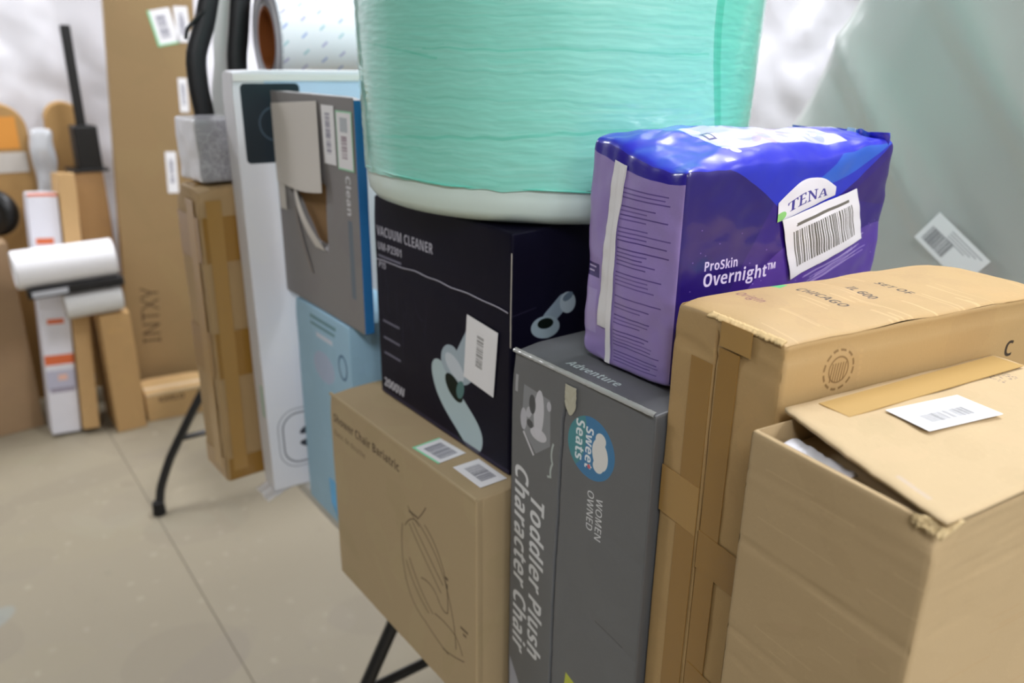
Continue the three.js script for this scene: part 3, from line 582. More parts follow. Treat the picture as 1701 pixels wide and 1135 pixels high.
// purple pack of pads
{
  const w = 0.135, h = 0.222, d = 0.335;
  const m = printed(w, h, d, [152, 132, 194], 101, {
    front: (ctx, W, H) => {
      const r = mulberry(19);
      for (let i = 0; i < 46; i++) { const y = 22 + i * 4.2; if (r() < 0.2) continue; ctx.fillStyle = `rgba(48,26,104,${0.45 + r() * 0.3})`; ctx.fillRect(54, y, (0.45 + r() * 0.5) * (W - 60), 1.15); }
      ctx.fillStyle = 'rgb(44,22,110)'; ctx.fillRect(0, 110, 26, 15); ctx.fillStyle = 'rgba(210,200,235,0.9)'; ctx.fillRect(4, 113, 16, 2); ctx.fillRect(4, 118, 12, 2);
      ctx.fillStyle = 'rgb(168,152,206)'; ctx.fillRect(2, 138, 22, 50);
      ctx.fillStyle = 'rgb(40,24,150)'; ctx.beginPath(); ctx.moveTo(0, 0); ctx.lineTo(W, 0); ctx.lineTo(W, 13); ctx.quadraticCurveTo(W / 2, 15, 0, 6); ctx.fill();
    },
    right: (ctx, W, H) => {
      ctx.fillStyle = 'rgb(42,10,118)'; ctx.fillRect(0, 0, W, H);
      ctx.fillStyle = 'rgb(80,50,150)'; ctx.beginPath(); ctx.moveTo(0, H); ctx.bezierCurveTo(90, H - 60, 120, 60, 190, 92); ctx.bezierCurveTo(250, 110, 300, 70, W, 80); ctx.lineTo(W, H); ctx.fill();
      ctx.fillStyle = 'rgb(28,5,106)'; ctx.beginPath(); ctx.moveTo(0, 0); ctx.lineTo(150, 0); ctx.bezierCurveTo(120, 70, 60, 110, 40, H); ctx.lineTo(0, H); ctx.fill();
      ctx.fillStyle = 'rgb(34,44,190)'; ctx.beginPath(); ctx.moveTo(60, 0); ctx.bezierCurveTo(110, 20, 150, 60, 170, 66); ctx.bezierCurveTo(220, 54, 270, 26, 330, 0); ctx.fill();
      ctx.fillStyle = 'rgb(42,96,206)'; ctx.beginPath(); ctx.moveTo(180, 30); ctx.bezierCurveTo(230, 30, 280, 14, 330, 0); ctx.lineTo(240, 0); ctx.fill();
      ctx.fillStyle = 'rgb(48,22,108)'; ctx.beginPath(); ctx.moveTo(W, 6); ctx.bezierCurveTo(290, 30, 270, 30, 262, 48); ctx.lineTo(W, 60); ctx.fill();
      say(ctx, 'ProSkin', 34, 99, 13, 'rgba(226,214,244,0.95)', { font: 'bold' });
      say(ctx, 'Overnight™', 34, 115, 19, 'rgba(232,222,248,0.98)', { font: 'bold' });
      const r = mulberry(5); ctx.lineWidth = 1.4;
      for (let i = 0; i < 14; i++) { ctx.strokeStyle = 'rgba(190,178,222,0.5)'; const y = 96 + r() * 30; ctx.beginPath(); ctx.moveTo(190 + r() * 30, y + 10); ctx.quadraticCurveTo(240, y, 270 + r() * 40, y - 14); ctx.stroke(); }
      for (let i = 0; i < 40; i++) { ctx.fillStyle = 'rgba(200,188,232,0.5)'; ctx.fillRect(r() * W, 50 + r() * 90, 1.5, 1.2); }
    },
    top: (ctx, W, H) => {
      ctx.fillStyle = 'rgb(42,46,196)'; ctx.fillRect(0, 0, W, H);
      ctx.fillStyle = 'rgb(86,126,216)'; ctx.beginPath(); ctx.moveTo(0, H); ctx.bezierCurveTo(10, H - 60, 30, H - 40, 60, H - 70); ctx.lineTo(20, H - 150); ctx.lineTo(0, H - 140); ctx.fill();
      ctx.fillStyle = 'rgb(196,194,226)'; ctx.beginPath(); ctx.moveTo(48, H - 70); ctx.lineTo(112, H - 78); ctx.lineTo(120, 70); ctx.lineTo(62, 84); ctx.closePath(); ctx.fill();
      const r = mulberry(9);
      for (let i = 0; i < 50; i++) { ctx.fillStyle = ['rgba(238,236,246,0.8)', 'rgba(140,150,216,0.6)', 'rgba(170,140,190,0.5)'][i % 3]; ctx.beginPath(); ctx.ellipse(54 + r() * 62, H - 80 - r() * 170, 3 + r() * 9, 2 + r() * 7, r() * 3, 0, 7); ctx.fill(); }
      ctx.fillStyle = 'rgb(60,48,120)'; ctx.fillRect(72, H - 92, 15, 12); ctx.fillStyle = 'rgb(222,224,238)'; ctx.fillRect(75, H - 90, 9, 7);
      ctx.fillStyle = 'rgb(92,190,130)'; ctx.fillRect(12, H - 190, 14, 46);
      ctx.fillStyle = 'rgb(230,230,240)'; ctx.fillRect(10, 62, 24, 70);
      ctx.fillStyle = 'rgb(226,226,236)'; ctx.fillRect(56, 34, 26, 26); ctx.strokeStyle = 'rgb(70,74,110)'; ctx.lineWidth = 1.6; ctx.strokeRect(62, 40, 14, 13);
    },
  }, { rough: 0.34, ppm: 2300, strength: 0.5, extra: { clearcoat: 0.6, clearcoatRoughness: 0.12 }, bump: false });
  const o = place(thing('purple_pack', 'plump purple and blue plastic pack of pads with a white strap, on the grey carton', 'pack'), 0.511, TOP + 0.5495, -0.09, w, d, -2);
  const shape = v => {
    const cx = v.x / (w / 2), cy = (v.y - h / 2) / (h / 2), cz = v.z / (d / 2);
    const bx = (1 - cy * cy) * (1 - cz * cz), bz = (1 - cy * cy) * (1 - cx * cx), by = (1 - cx * cx) * (1 - cz * cz);
    const wr = 0.0022 * N3(v.x * 26, v.y * 26, v.z * 18) + 0.0013 * N3(v.x * 70, v.y * 60, v.z * 45 + 3);
    const nx = v.x + Math.sign(cx) * Math.pow(Math.abs(cx), 6) * (0.004 * bx + wr), nz = v.z + Math.sign(cz) * Math.pow(Math.abs(cz), 6) * (0.006 * bz + wr);
    let ny = v.y;
    if (cy > 0) ny += Math.pow(cy, 6) * (0.03 * Math.pow(by, 0.7) + 1.6 * wr + 0.003 * Math.abs(N3(v.x * 34, 3, v.z * 22)) - 0.004 + 0.014 * smooth(-0.2, -0.9, cz) * (1 - 0.4 * by) + 0.024 * smooth(0.5, -1, cx) * smooth(-0.3, 1, cz));
    else ny += 0.006 * smooth(-0.6, -1, cy) * (Math.pow(Math.abs(cx), 4) + 0.6 * Math.pow(Math.abs(cz), 6));
    v.set(nx, ny, nz); return v;
  };
  part('body', softBox(w, h, d, { r: 0.007, seg: [34, 40, 60], deform: shape }), m, o);
  const onFront = (xmm, ymm, lift) => { const v = shape(new THREE.Vector3(xmm / 1000 - w / 2, h - ymm / 1000, d / 2)); v.z += lift; return [v.x, v.y, v.z]; };
  const onRight = (xmm, ymm, lift) => { const v = shape(new THREE.Vector3(w / 2, h - ymm / 1000, d / 2 - xmm / 1000)); v.x += lift; return [v.x, v.y, v.z]; };
  const wht = std(0xe9e8ea, 0.4, { clearcoat: 0.4 });
  part('white_strap', slab(4, 40, (u, v) => { const y = 8 + (1 - v) * 168; return onFront(34 + 6 * v + u * 17 - 6 * (1 - v), y, 0.0014 + 0.0005 * N3(u * 3, v * 20, 1)); }, [0, 0, 0.0006]), wht, o, 'white plastic strap');
  part('white_strap', slab(3, 24, (u, v) => { const y = 10 + (1 - v) * 208; return onFront(44 - 2 + u * 8 + 5 * v, y, 0.002); }, [0, 0, 0.0006]), wht, o);
  // label with a barcode over a rounded print
  const lm = canvasTex(840, 720, (c, W) => {
    c.scale(W / 140, W / 140); c.fillStyle = '#ebe9ee'; c.fillRect(0, 0, 140, 120);
    say(c, '\u2022 \u2022 \u2022 \u2022 \u2022 \u2022 \u2022 \u2022', 20, 24, 8, '#55524e'); c.fillStyle = '#6b675f'; c.fillRect(22, 16, 100, 6);
    c.save(); c.scale(2, 1); bars(c, 7, 30, 56, 72, 33, '#5a5750'); c.restore();
  });
  part('barcode_label', slab(20, 14, (u, v) => { const x = 139 + u * 128 + 26 * (1 - v) , y = 58 - 22 * u + (1 - v) * (66 - 8 * u); return onRight(x, y, 0.003 + 0.0007 * N3(u * 3, v * 3, 2)); }, [0.0006, 0, 0]), new THREE.MeshPhysicalMaterial({ map: lm, roughness: 0.4, clearcoat: 0.3 }), o, 'white barcode label');
  const em = canvasTex(480, 240, (c, W, H) => {
    c.fillStyle = '#e6e4ec'; c.fillRect(0, 0, W, H); c.fillStyle = '#8fd07a'; c.beginPath(); c.ellipse(10, 190, 50, 50, 0, 0, 7); c.fill();
    c.font = 'bold 120px serif'; c.fillStyle = '#3a3290'; c.fillText('TENA', 70, 190);
  });
  part('brand_patch', slab(20, 8, (u, v) => { const x = 134 + u * 96, top = 44 - 22 * Math.sin(Math.PI * clamp(u * 0.9 + 0.05, 0, 1)) - 10 * u, bot = 60 - 20 * u; return onRight(x, bot + (top - bot) * v, 0.0012); }, [0.0006, 0, 0]), new THREE.MeshPhysicalMaterial({ map: em, roughness: 0.35, clearcoat: 0.6 }), o, 'white rounded name patch');
  // folded end seam at the back of the top
  const seal = std(0x2a2ab4, 0.32, { clearcoat: 0.8, clearcoatRoughness: 0.15 });
  part('end_seam', slab(30, 6, (u, v) => [-w / 2 + 0.004 + u * (w - 0.004), h - 0.012 + 0.034 * v + 0.004 * N3(u * 9, v * 3, 5), -d / 2 + 0.012 + 0.01 * Math.sin(u * 9) * v + 0.006 * N3(u * 12, v * 5, 1)], [0, 0, 0.002]), seal, o, 'crimped blue end seam');
  part('white_strap', slab(3, 6, (u, v) => [0.012 + u * 0.016, h - 0.01 + 0.034 * v, -d / 2 + 0.019 + 0.01 * Math.sin((0.012 + w / 2 + u * 0.016) / w * 9) * v], [0, 0, 0.0008]), wht, o);
}
// tall kraft carton with tape, beside the grey one
{
  const w = 0.134, h = 0.663, d = 0.345;
  const ink = 'rgba(48,38,32,0.85)';
  const m = printed(w, h, d, [178, 147, 98], 111, {
    top: (ctx, W, H) => {
      const word = (t, x0, in0, x1, in1, s, c = ink) => { const a = Math.atan2(-(in1 - in0), x1 - x0); say(ctx, t, x0, H - in0 + s * 0.35, s, c, { font: 'bold', rot: a, stretch: 0.9 }); };
      word('Origin', 12, 63, 58, 59, 14, 'rgba(110,60,70,0.7)');
      word('CHICAGO', 26, 124, 88, 120, 15); word('IL 600', 46, 168, 92, 160, 14); word('SET OF', 46, 207, 92, 206, 14);
      ctx.fillStyle = 'rgb(86,178,104)'; ctx.beginPath(); ctx.moveTo(0, H - 108); ctx.lineTo(16, H - 112); ctx.lineTo(10, H - 128); ctx.lineTo(0, H - 122); ctx.fill();
      const r = mulberry(3); for (let i = 0; i < 26; i++) { ctx.fillStyle = rgb([214, 184, 136], 1, 0.35); ctx.fillRect(r() * W, r() * H, 20 + r() * 60, 1 + r() * 2); }
    },
    right: ctx => {
      ctx.strokeStyle = 'rgba(110,82,44,0.75)'; ctx.lineWidth = 2; ctx.setLineDash([6, 3]); ctx.beginPath(); ctx.arc(63, 32, 17, 0, 7); ctx.stroke(); ctx.setLineDash([]); ctx.lineWidth = 1.4;
      ctx.beginPath(); ctx.arc(63, 32, 11, 0, 7); ctx.stroke(); for (let i = 0; i < 6; i++) { ctx.beginPath(); ctx.moveTo(56 + i * 3, 26); ctx.lineTo(54 + i * 3, 42); ctx.stroke(); }
      for (let i = 0; i < 6; i++) ctx.fillRect(86, 18 + i * 5, 3.5, 3);
      say(ctx, 'C', 286, 58, 22, 'rgba(40,28,18,0.9)');
    },
  }, { rough: 0.6, ppm: 1900 });
  const o = place(thing('taped_shipping_carton', 'tall kraft carton with brown tape down its split front, beside the purple pack', 'box'), 0.673, TOP, -0.052, w, d, -9.5);
  const gx = []; for (let i = -6; i <= 6; i++) gx.push(0.0605 - w / 2 + i * 0.0009);
  const seam = yd => 0.0585 + 0.012 * yd + 0.0006 * N3(yd * 60, 1, 1);
  part('body', softBox(w, h, d, { r: 0.006, seg: [22, 110, 40], lx: gx, deform: (v, f) => {
    const x = v.x + w / 2, yd = h - v.y;
    if (f === 'front') {
      if (yd > 0.014) v.z -= 0.007 * Math.exp(-(((x - seam(yd)) / 0.0012) ** 4)) * smooth(0.014, 0.02, yd);
      const c1 = 0.033 + 0.006 * (x / 0.06), c2 = 0.014 + 0.03 * (w - x) * 0 + 0.004 * Math.sin(x * 40);
      if (x < seam(yd)) v.z -= 0.0022 * Math.exp(-(((yd - c1) / 0.0026) ** 2)); else { v.z -= 0.0026 * Math.exp(-(((yd - c2 - 0.004) / 0.003) ** 2)); v.z -= 0.0016 * Math.exp(-(((yd - c2 - 0.018) / 0.003) ** 2)); }
    }
    if (f === 'right') { v.x -= 0.0022 * Math.exp(-(((yd - 0.012) / 0.004) ** 2)); }
    if (f === 'top') { v.y += 0.003 * (1 - (v.x / (w / 2)) ** 2) + 0.002 * N3(v.x * 20, 3, v.z * 14) - 0.003 * smooth(0.02, 0, Math.abs(v.z - d / 2)); }
    return worn(w, h, d, 0.0016, 51, 0.002)(v); } }), m, o);
  const tapeY = (x0, x1, y0, y1, mat, lift) => strip(o, (x1 - x0) / 1000, (y1 - y0) / 1000, mat, (x0 + x1) / 2000 - w / 2, h - (y0 + y1) / 2000, d / 2 + lift);
  tapeY(30, 57.5, 44, 640, tapeMat, 0.0004); tapeY(64, 88, 26, 640, tapeMat, 0.0004);
  tapeY(4, 58, 165, 215, tapeMatLight, 0.001); tapeY(63, 132, 205, 245, tapeMat, 0.001);
  tapeY(64, 100, 2, 24, tapeMatLight, 0.001); tapeY(66, 132, 352, 400, tapeMat, 0.001);
  // torn paper edge of the top flap
  const torn = std(0xc9ad7c, 0.9);
  part('torn_edge', slab(60, 3, (u, v) => { const j = 0.004 * Math.abs(N3(u * 22, 3, 1)) + 0.003 * Math.abs(N3(u * 55, 5, 2)); return [-w / 2 + 0.045 + u * (w - 0.049), h + 0.0004 - 0.003 * (1 - v) + 0.0015 * N3(u * 30, v * 3, 3), d / 2 - 0.006 * v - j * (1 - v) * 0.7 + 0.001]; }, [0, 0.0016, 0]), torn, o, 'ragged pale paper edge');
}
// front open carton
{
  const w = 0.15, h = 0.607, d = 0.31;
  const m = printed(w, h, d, [176, 152, 113], 121, {
    front: (ctx, W, H) => { const r = mulberry(8); for (let i = 0; i < 40; i++) { ctx.fillStyle = rgb([214, 188, 146], 1, 0.22); ctx.fillRect(r() * W, r() * H, 10 + r() * 60, 1); } ctx.fillStyle = rgb([226, 208, 176], 1, 0.5); for (let y = 150; y < 330; y += 5) ctx.fillRect(W - 12 + r() * 4, y, 2 + r() * 5, 2); },
    right: (ctx, W, H) => { const r = mulberry(9); for (let i = 0; i < 30; i++) { ctx.fillStyle = rgb([170, 136, 88], 1, 0.2); ctx.fillRect(r() * W, r() * 200, 20 + r() * 80, 1.4); } },
  }, { rough: 0.78, ppm: 1900, flute: 0 });
  const o = place(thing('open_carton', 'kraft carton with a gaping top flap and a white barcode slip on its lid', 'box'), 0.813, TOP, 0.014, w, d, -7.5);
  part('body', softBox(w, h, d, { r: 0.0045, seg: [24, 170, 30], lx: [-w / 2 + 0.0055, w / 2 - 0.0055], lz: [-d / 2 + 0.0055, d / 2 - 0.0055], deform: (v, f) => {
    const yd = h - v.y, x = v.x + w / 2;
    if (f === 'top' && Math.abs(v.x) < w / 2 - 0.005 && Math.abs(v.z) < d / 2 - 0.005) { v.y -= 0.03; return v; }
    if (f === 'front') {
      for (const [c, s, a] of [[0.032, -0.0004, 0.0009], [0.047, -0.0006, 0.0006], [0.094, -0.0002, 0.0016], [0.176, 0, 0.0012], [0.2, 0.0002, 0.0008]]) v.z -= a * Math.exp(-(((yd - c - s * x * 100) / 0.0022) ** 2)) * (0.5 + 0.5 * Math.abs(N3(x * 20, c * 90, 4)) * 2);
    }
    if (f === 'right') { const zz = d / 2 - v.z; for (let k = 0; k < 9; k++) { const c = 0.012 + k * 0.0088; v.x -= (k < 5 ? 0.0013 : 0.0007) * smooth(0.002, 0.012, zz) * (0.6 + N3(zz * 30, k * 2.1, 1)) * Math.exp(-(((yd - c) / 0.0022) ** 2)); } }
    const s = 0.0012 * Math.abs(N3(v.x * 12, v.y * 9, v.z * 12)); if (f === 'front') v.z -= s; if (f === 'right') v.x -= s;
    const q = Math.hypot(v.x - w / 2, v.y - h, v.z - d / 2), k = 0.006 * Math.exp(-q * q / 0.0002); v.x -= k; v.z -= k; v.y -= k * 0.6;
    return v; } }), m, o);
  const lid = canvasTex(w * 2600, d * 2600, (c, W, H) => {
    c.scale(2.6, 2.6); kraft(c, w * 1000, d * 1000, [187, 164, 126], 130);
    const r = mulberry(6); c.fillStyle = 'rgba(90,80,90,0.55)'; for (let i = 0; i < 90; i++) c.fillRect(14 + r() * 30, 40 + r() * 26, 1.4, 1.4);
    c.fillStyle = 'rgba(180,176,190,0.3)'; c.fillRect(104, 296, 26, 4);
  });
  const lidMat = new THREE.MeshPhysicalMaterial({ map: lid, roughness: 0.78 });
  // the lid is one stiff flap, swung a little open along the front edge
  part('lid_flap', slab(24, 40, (u, v) => { const z0 = 0.036 * (1 - u) ** 1.2 + 0.0035 + 0.002 * N3(u * 30, 1, 1) * (1 - v), zz = z0 + v * (d - z0 - 0.001); return [-w / 2 - 0.004 + u * (w + 0.006), h + 0.0045 + 0.003 * (1 - v) * (1 - u) + 0.0012 * N3(u * 6, v * 6, 3), d / 2 - zz]; }, [0, 0.0035, 0]), lidMat, o, 'kraft top flap standing open along one edge');
  const inner = part('inner_flap', new THREE.BoxGeometry(w - 0.014, 0.003, 0.09), lidMat, o); inner.position.set(0, h - 0.02, d / 2 - 0.052); inner.rotation.x = 0.06;
  const pk = part('packing_sheet', slab(16, 6, (u, v) => [-w / 2 + 0.016 + u * 0.055, h - 0.008 - 0.004 * u + 0.002 * N3(u * 9, v * 3, 2), d / 2 - 0.008 - v * 0.024], [0, 0.0015, 0]), std(0xd6d6dc, 0.5), o, 'white packing inside');
  const tp = strip(o, 0.028, d - 0.08, std(0xb39358, 0.35, { clearcoat: 0.3 }), -w / 2 + 0.016, h + 0.0068, -0.03, 'tape', 0.0008); tp.rotation.x = -Math.PI / 2;
  const fr = std(0xc8b184, 0.9);
  part('frayed_corner', slab(16, 8, (u, v) => [w / 2 - 0.016 + u * 0.02, h - 0.004 + 0.006 * v + 0.004 * N3(u * 8, v * 8, 7), d / 2 + 0.002 - 0.02 * u * v + 0.003 * N3(u * 12, v * 6, 2)], [0, 0.001, 0.001]), fr, o, 'frayed paper corner');
  const l = label(o, 39, 78, c => { c.save(); c.translate(42, 0); c.rotate(Math.PI / 2); bars(c, 18, 12, 46, 13, 7, '#2c2c34'); c.fillStyle = '#b8c4d8'; c.fillRect(12, 29, 14, 2); c.fillRect(34, 28, 20, 1.4); c.restore(); });
  l.rotation.set(-Math.PI / 2, 0, -0.1); l.position.set(0.0595 - w / 2, h + 0.0082, d / 2 - 0.14);
}

// ---------------------------------------------------------------- behind the row
const sheetMat = std(new THREE.Color('rgb(182,184,180)'), 0.32, { clearcoat: 0.4, clearcoatRoughness: 0.3 });
{
  const o = thing('wrapped_mattress', 'large grey slab in a cloudy plastic bag leaning behind the kraft cartons', 'mattress');
  o.position.set(0.53, 0, -0.945);
  const f = (u, v) => {
    const y = 0.01 + v * 2.2, xl = -1.02 + 0.415 * y, x = xl + u * (1.75 - xl);
    const e = Math.min(1, u * 14) ** 0.5;
    let z = -0.05 * v - 0.03 * (1 - e);
    const s = (x + 0.2) * 0.78 + (y - 1.3) * 0.62;
    z += 0.02 * N3(x * 2.2, y * 1.6, 2) + 0.02 * Math.exp(-(((s - 0.12 - 0.04 * N3(y * 3, 1, 2)) / 0.03) ** 2)) + 0.03 * Math.exp(-(((s - 0.34) / 0.06) ** 2)) + 0.02 * Math.exp(-(((s + 0.1) / 0.05) ** 2)) + 0.01 * N3(s * 16, y * 1.5, 5) + 0.004 * N3(s * 40, y * 3, 9);
    return [x, y, z];
  };
  const bag = part('bag', slab(110, 80, f, [0, 0, 0.09]), sheetMat, o);
  part('bag_edge', tube(Array.from({ length: 12 }, (_, i) => { const p = f(0, i / 11); return [p[0] - 0.002, p[1], p[2] - 0.04]; }), 0.006, 60), std(0xb9d4c6, 0.25, { clearcoat: 0.6 }), bag, 'pale green rolled edge');
  const l = label(o, 120, 62, c => { bars(c, 10, 24, 50, 30, 5, '#55555c'); c.fillStyle = '#9a9aa0'; for (let i = 0; i < 4; i++) c.fillRect(40, 8 + i * 5, 70 - i * 9, 1.6); });
  { const v = 1.3 / 2.2, xl = -1.02 + 0.415 * 1.31, p = f((-0.02 - xl) / (1.75 - xl), v); l.position.set(-0.02, 1.305, p[2] + 0.012); } l.rotation.set(0, 0.02, -0.62);
}
{
  const white = std(0xd6d6db, 0.38, { clearcoat: 0.5, clearcoatRoughness: 0.25 });
  const o = thing('plastic_sheeting', 'crumpled white plastic sheeting hanging behind the mint green tub', 'plastic sheeting');
  o.position.set(-0.8, 0, -2.0);
  part('film', slab(150, 80, (u, v) => { const x = -2.6 + u * 4.6, y = 0.02 + v * 2.75; return [x, y, 0.09 * N3(x * 1.6, y * 1.4, 1) + 0.045 * Math.abs(N3(x * 5, y * 4, 3)) + 0.02 * Math.abs(N3(x * 12, y * 10, 6))]; }, [0, 0, 0.004]), white, o);
  const p = thing('plastic_sheeting', 'smooth white plastic sheeting draped over the pile behind the far upright cartons', 'plastic sheeting');
  p.position.set(-3.33, 0, 0.3);
  part('film', slab(120, 70, (u, v) => { const z = 2.4 - u * 4.4, y = 0.02 + v * 2.75; return [0.08 * N3(z * 1.3, y * 1.1, 8) + 0.03 * Math.abs(N3(z * 4, y * 3, 2)) + 0.012 * Math.abs(N3(z * 10, y * 9, 6)), y, z]; }, [0.004, 0, 0]), white, p);
}
// carton that carries the print roll, and the roll
{
  const w = 0.24, h = 0.79, d = 0.55;
  const o = place(thing('tall_carton', 'tall plain brown carton hidden behind the slim white carton', 'box'), -0.71, TOP, -0.2, w, d, 0);
  part('body', softBox(w, h, d, { deform: worn(w, h, d, 0.001, 61) }), printed(w, h, d, [180, 150, 104], 131, {}, { ppm: 600 }), o);
  const r = thing('print_roll', 'thick white paper roll with small blue prints and a brown core', 'paper roll');
  r.position.set(-0.6, TOP + h + 0.002, -0.17); r.rotation.y = -0.1;
  const map = canvasTex(900, 900, (c, W) => {
    c.fillStyle = '#edeef3'; c.fillRect(0, 0, W, W); const q = mulberry(15);
    for (let i = 0; i < 22; i++) for (let j = 0; j < 16; j++) { c.fillStyle = ['rgba(120,140,205,0.55)', 'rgba(140,130,190,0.5)', 'rgba(110,170,180,0.45)'][(i + j) % 3]; c.save(); c.translate(i * 41 + (j % 2) * 20 + q() * 5, j * 56 + q() * 6); c.rotate(0.9); c.fillRect(0, 0, 20, 6); c.restore(); }
  });
  const ro = 0.112, ri = 0.058, L = 0.62;
  const outer = new THREE.CylinderGeometry(ro, ro, L, 64, 1, true).rotateX(Math.PI / 2).translate(0, ro, -L / 2);
  part('paper', outer, new THREE.MeshPhysicalMaterial({ map, roughness: 0.5, side: THREE.DoubleSide }), r);
  const ring = new THREE.Shape(); ring.absarc(0, 0, ro, 0, Math.PI * 2); const hole = new THREE.Path(); hole.absarc(0, 0, ri + 0.006, 0, Math.PI * 2, true); ring.holes.push(hole);
  part('paper_edge', new THREE.ExtrudeGeometry(ring, { depth: 0.004, bevelEnabled: false, curveSegments: 48 }).translate(0, ro, -0.003), std(0xc4c6cc, 0.7), r);
  for (let k = 0; k < 3; k++) part('paper_layer', new THREE.TorusGeometry(ro - 0.008 - k * 0.014, 0.0022, 8, 60).translate(0, ro, 0.0015), std(k % 2 ? 0xe8e8ec : 0xa9abb4, 0.6), r);
  const core = new THREE.LatheGeometry([[ri, 0], [ri + 0.007, 0], [ri + 0.007, L], [ri, L], [ri, 0]].map(p => new THREE.Vector2(...p)), 48).rotateX(-Math.PI / 2).translate(0, ro, 0.002);
  part('core', core, std(0x8a4a12, 0.8), r, 'brown cardboard core');
}
// black frame in clear film
{
  const o = thing('curved_frame', 'pair of curved black bars with loose film standing behind the small wrapped packet', 'frame');
  o.position.set(-0.655, TOP, -0.12);
  const bar = (pts, name) => { const c = new THREE.CatmullRomCurve3(pts.map(p => new THREE.Vector3(...p))); const s = new THREE.Shape(); s.absellipse(0, 0, 0.014, 0.021, 0, Math.PI * 2); return part(name, new THREE.ExtrudeGeometry(s, { steps: 60, extrudePath: c, curveSegments: 10, bevelEnabled: false }), std(0x1b1b1e, 0.5), o); };
  bar([[0, 0.002, 0.01], [0, 0.4, 0.04], [0, 0.75, 0.08], [0, 0.82, 0.086], [0, 0.87, 0.083], [0, 0.93, 0.06], [0, 0.98, 0.045], [0, 1.15, 0.0]], 'bar');
  bar([[0.02, 0.002, -0.03], [0.02, 0.5, -0.01], [0.02, 0.8, 0.006], [0.02, 0.86, 0.006], [0.02, 0.92, -0.004], [0.02, 0.98, -0.014], [0.02, 1.15, -0.05]], 'bar');
  part('film', slab(4, 20, (u, v) => [0.004 + u * 0.012, 0.6 + v * 0.5, 0.07 - u * 0.06 - 0.07 * v * v + 0.004 * N3(u * 6, v * 9, 1)], [0.001, 0, 0]), std(0xd0cfce, 0.3, { clearcoat: 0.6 }), o, 'crumpled pale film between the bars');
  part('tag', tube([[0.01, 0.955, 0.06], [0.012, 0.94, 0.078], [0.012, 0.92, 0.098], [0.012, 0.9, 0.104]], 0.004, 16), black, o, 'dangling black tie');
}

// ---------------------------------------------------------------- far end of the aisle, on the floor
const farKraft = [178, 145, 98];
{
  // tall flat carton with sideways lettering
  const w = 0.05, h = 2.15, d = 0.37;
  const m = printed(w, h, d, [150, 124, 84], 141, {
    right: (ctx, W, H) => { say(ctx, 'INTXY', 150, H - 285, 112, 'rgba(60,42,22,0.75)', { font: '', rot: -Math.PI / 2, stretch: 0.95 }); },
  }, { ppm: 700, rough: 0.7 });
  const o = place(thing('flat_tall_carton', 'very tall flat brown carton with sideways lettering leaning in front of the plastic sheeting', 'box'), -2.85, 0, -0.152, w, d, 0);
  o.rotation.x = -0.078;
  part('body', softBox(w, h, d, { r: 0.004, seg: [4, 40, 10], deform: worn(w, h, d, 0.002, 71) }), m, o);
  const lab = (zc, y, wm, hm, rot, seed, green) => { const l = label(o, wm, hm, c => { if (green) { c.fillStyle = '#8fdca6'; c.fillRect(0, 0, 9, hm); c.fillRect(0, hm - 7, wm, 7); } const r = mulberry(seed); c.fillStyle = '#6f6f84'; let yy = hm * 0.18; while (yy < hm * 0.78) { const t = 1 + r() * 4; c.fillRect(wm * 0.28, yy, wm * 0.42, t); yy += t + 1 + r() * 3; } }); l.rotation.set(0, Math.PI / 2, 0); l.rotateZ(rot); l.position.set(w / 2 + 0.001, y, zc); };
  lab(-0.05, 1.745, 96, 150, 0.28, 3, true); lab(-0.13, 1.765, 60, 150, 0.1, 5, false);
  lab(-0.122, 1.46, 40, 150, 0.04, 6, false); lab(-0.055, 1.11, 48, 190, 0.03, 8, false);
}
{
  const w = 0.2, h = 0.14, d = 0.27;
  const m = printed(w, h, d, [196, 162, 112], 151, { right: (ctx, W, H) => { ctx.fillStyle = 'rgba(226,206,170,0.8)'; ctx.fillRect(0, 0, W, 14); say(ctx, 'KARLO', 55, 52, 36, 'rgba(60,46,30,0.8)', { font: 'bold' }); }, top: (ctx, W, H) => { ctx.fillStyle = 'rgba(220,206,180,0.7)'; ctx.fillRect(120, 0, 30, H); } }, { ppm: 900 });
  const o = place(thing('low_carton', 'low brown carton lying on the floor before the very tall flat carton', 'box'), -2.74, 0, -0.19, w, d, -6);
  part('body', softBox(w, h, d, { deform: worn(w, h, d, 0.002, 81) }), m, o);
}
{
  const w = 0.27, h = 0.555, d = 0.125;
  const o = place(thing('upright_carton', 'brown carton standing under the white paper rolls on the floor', 'box'), -2.77, 0, -0.03, w, d, 0);
  part('body', softBox(w, h, d, { deform: worn(w, h, d, 0.002, 91) }), printed(w, h, d, [184, 148, 98], 161, {}, { ppm: 600 }), o);
}
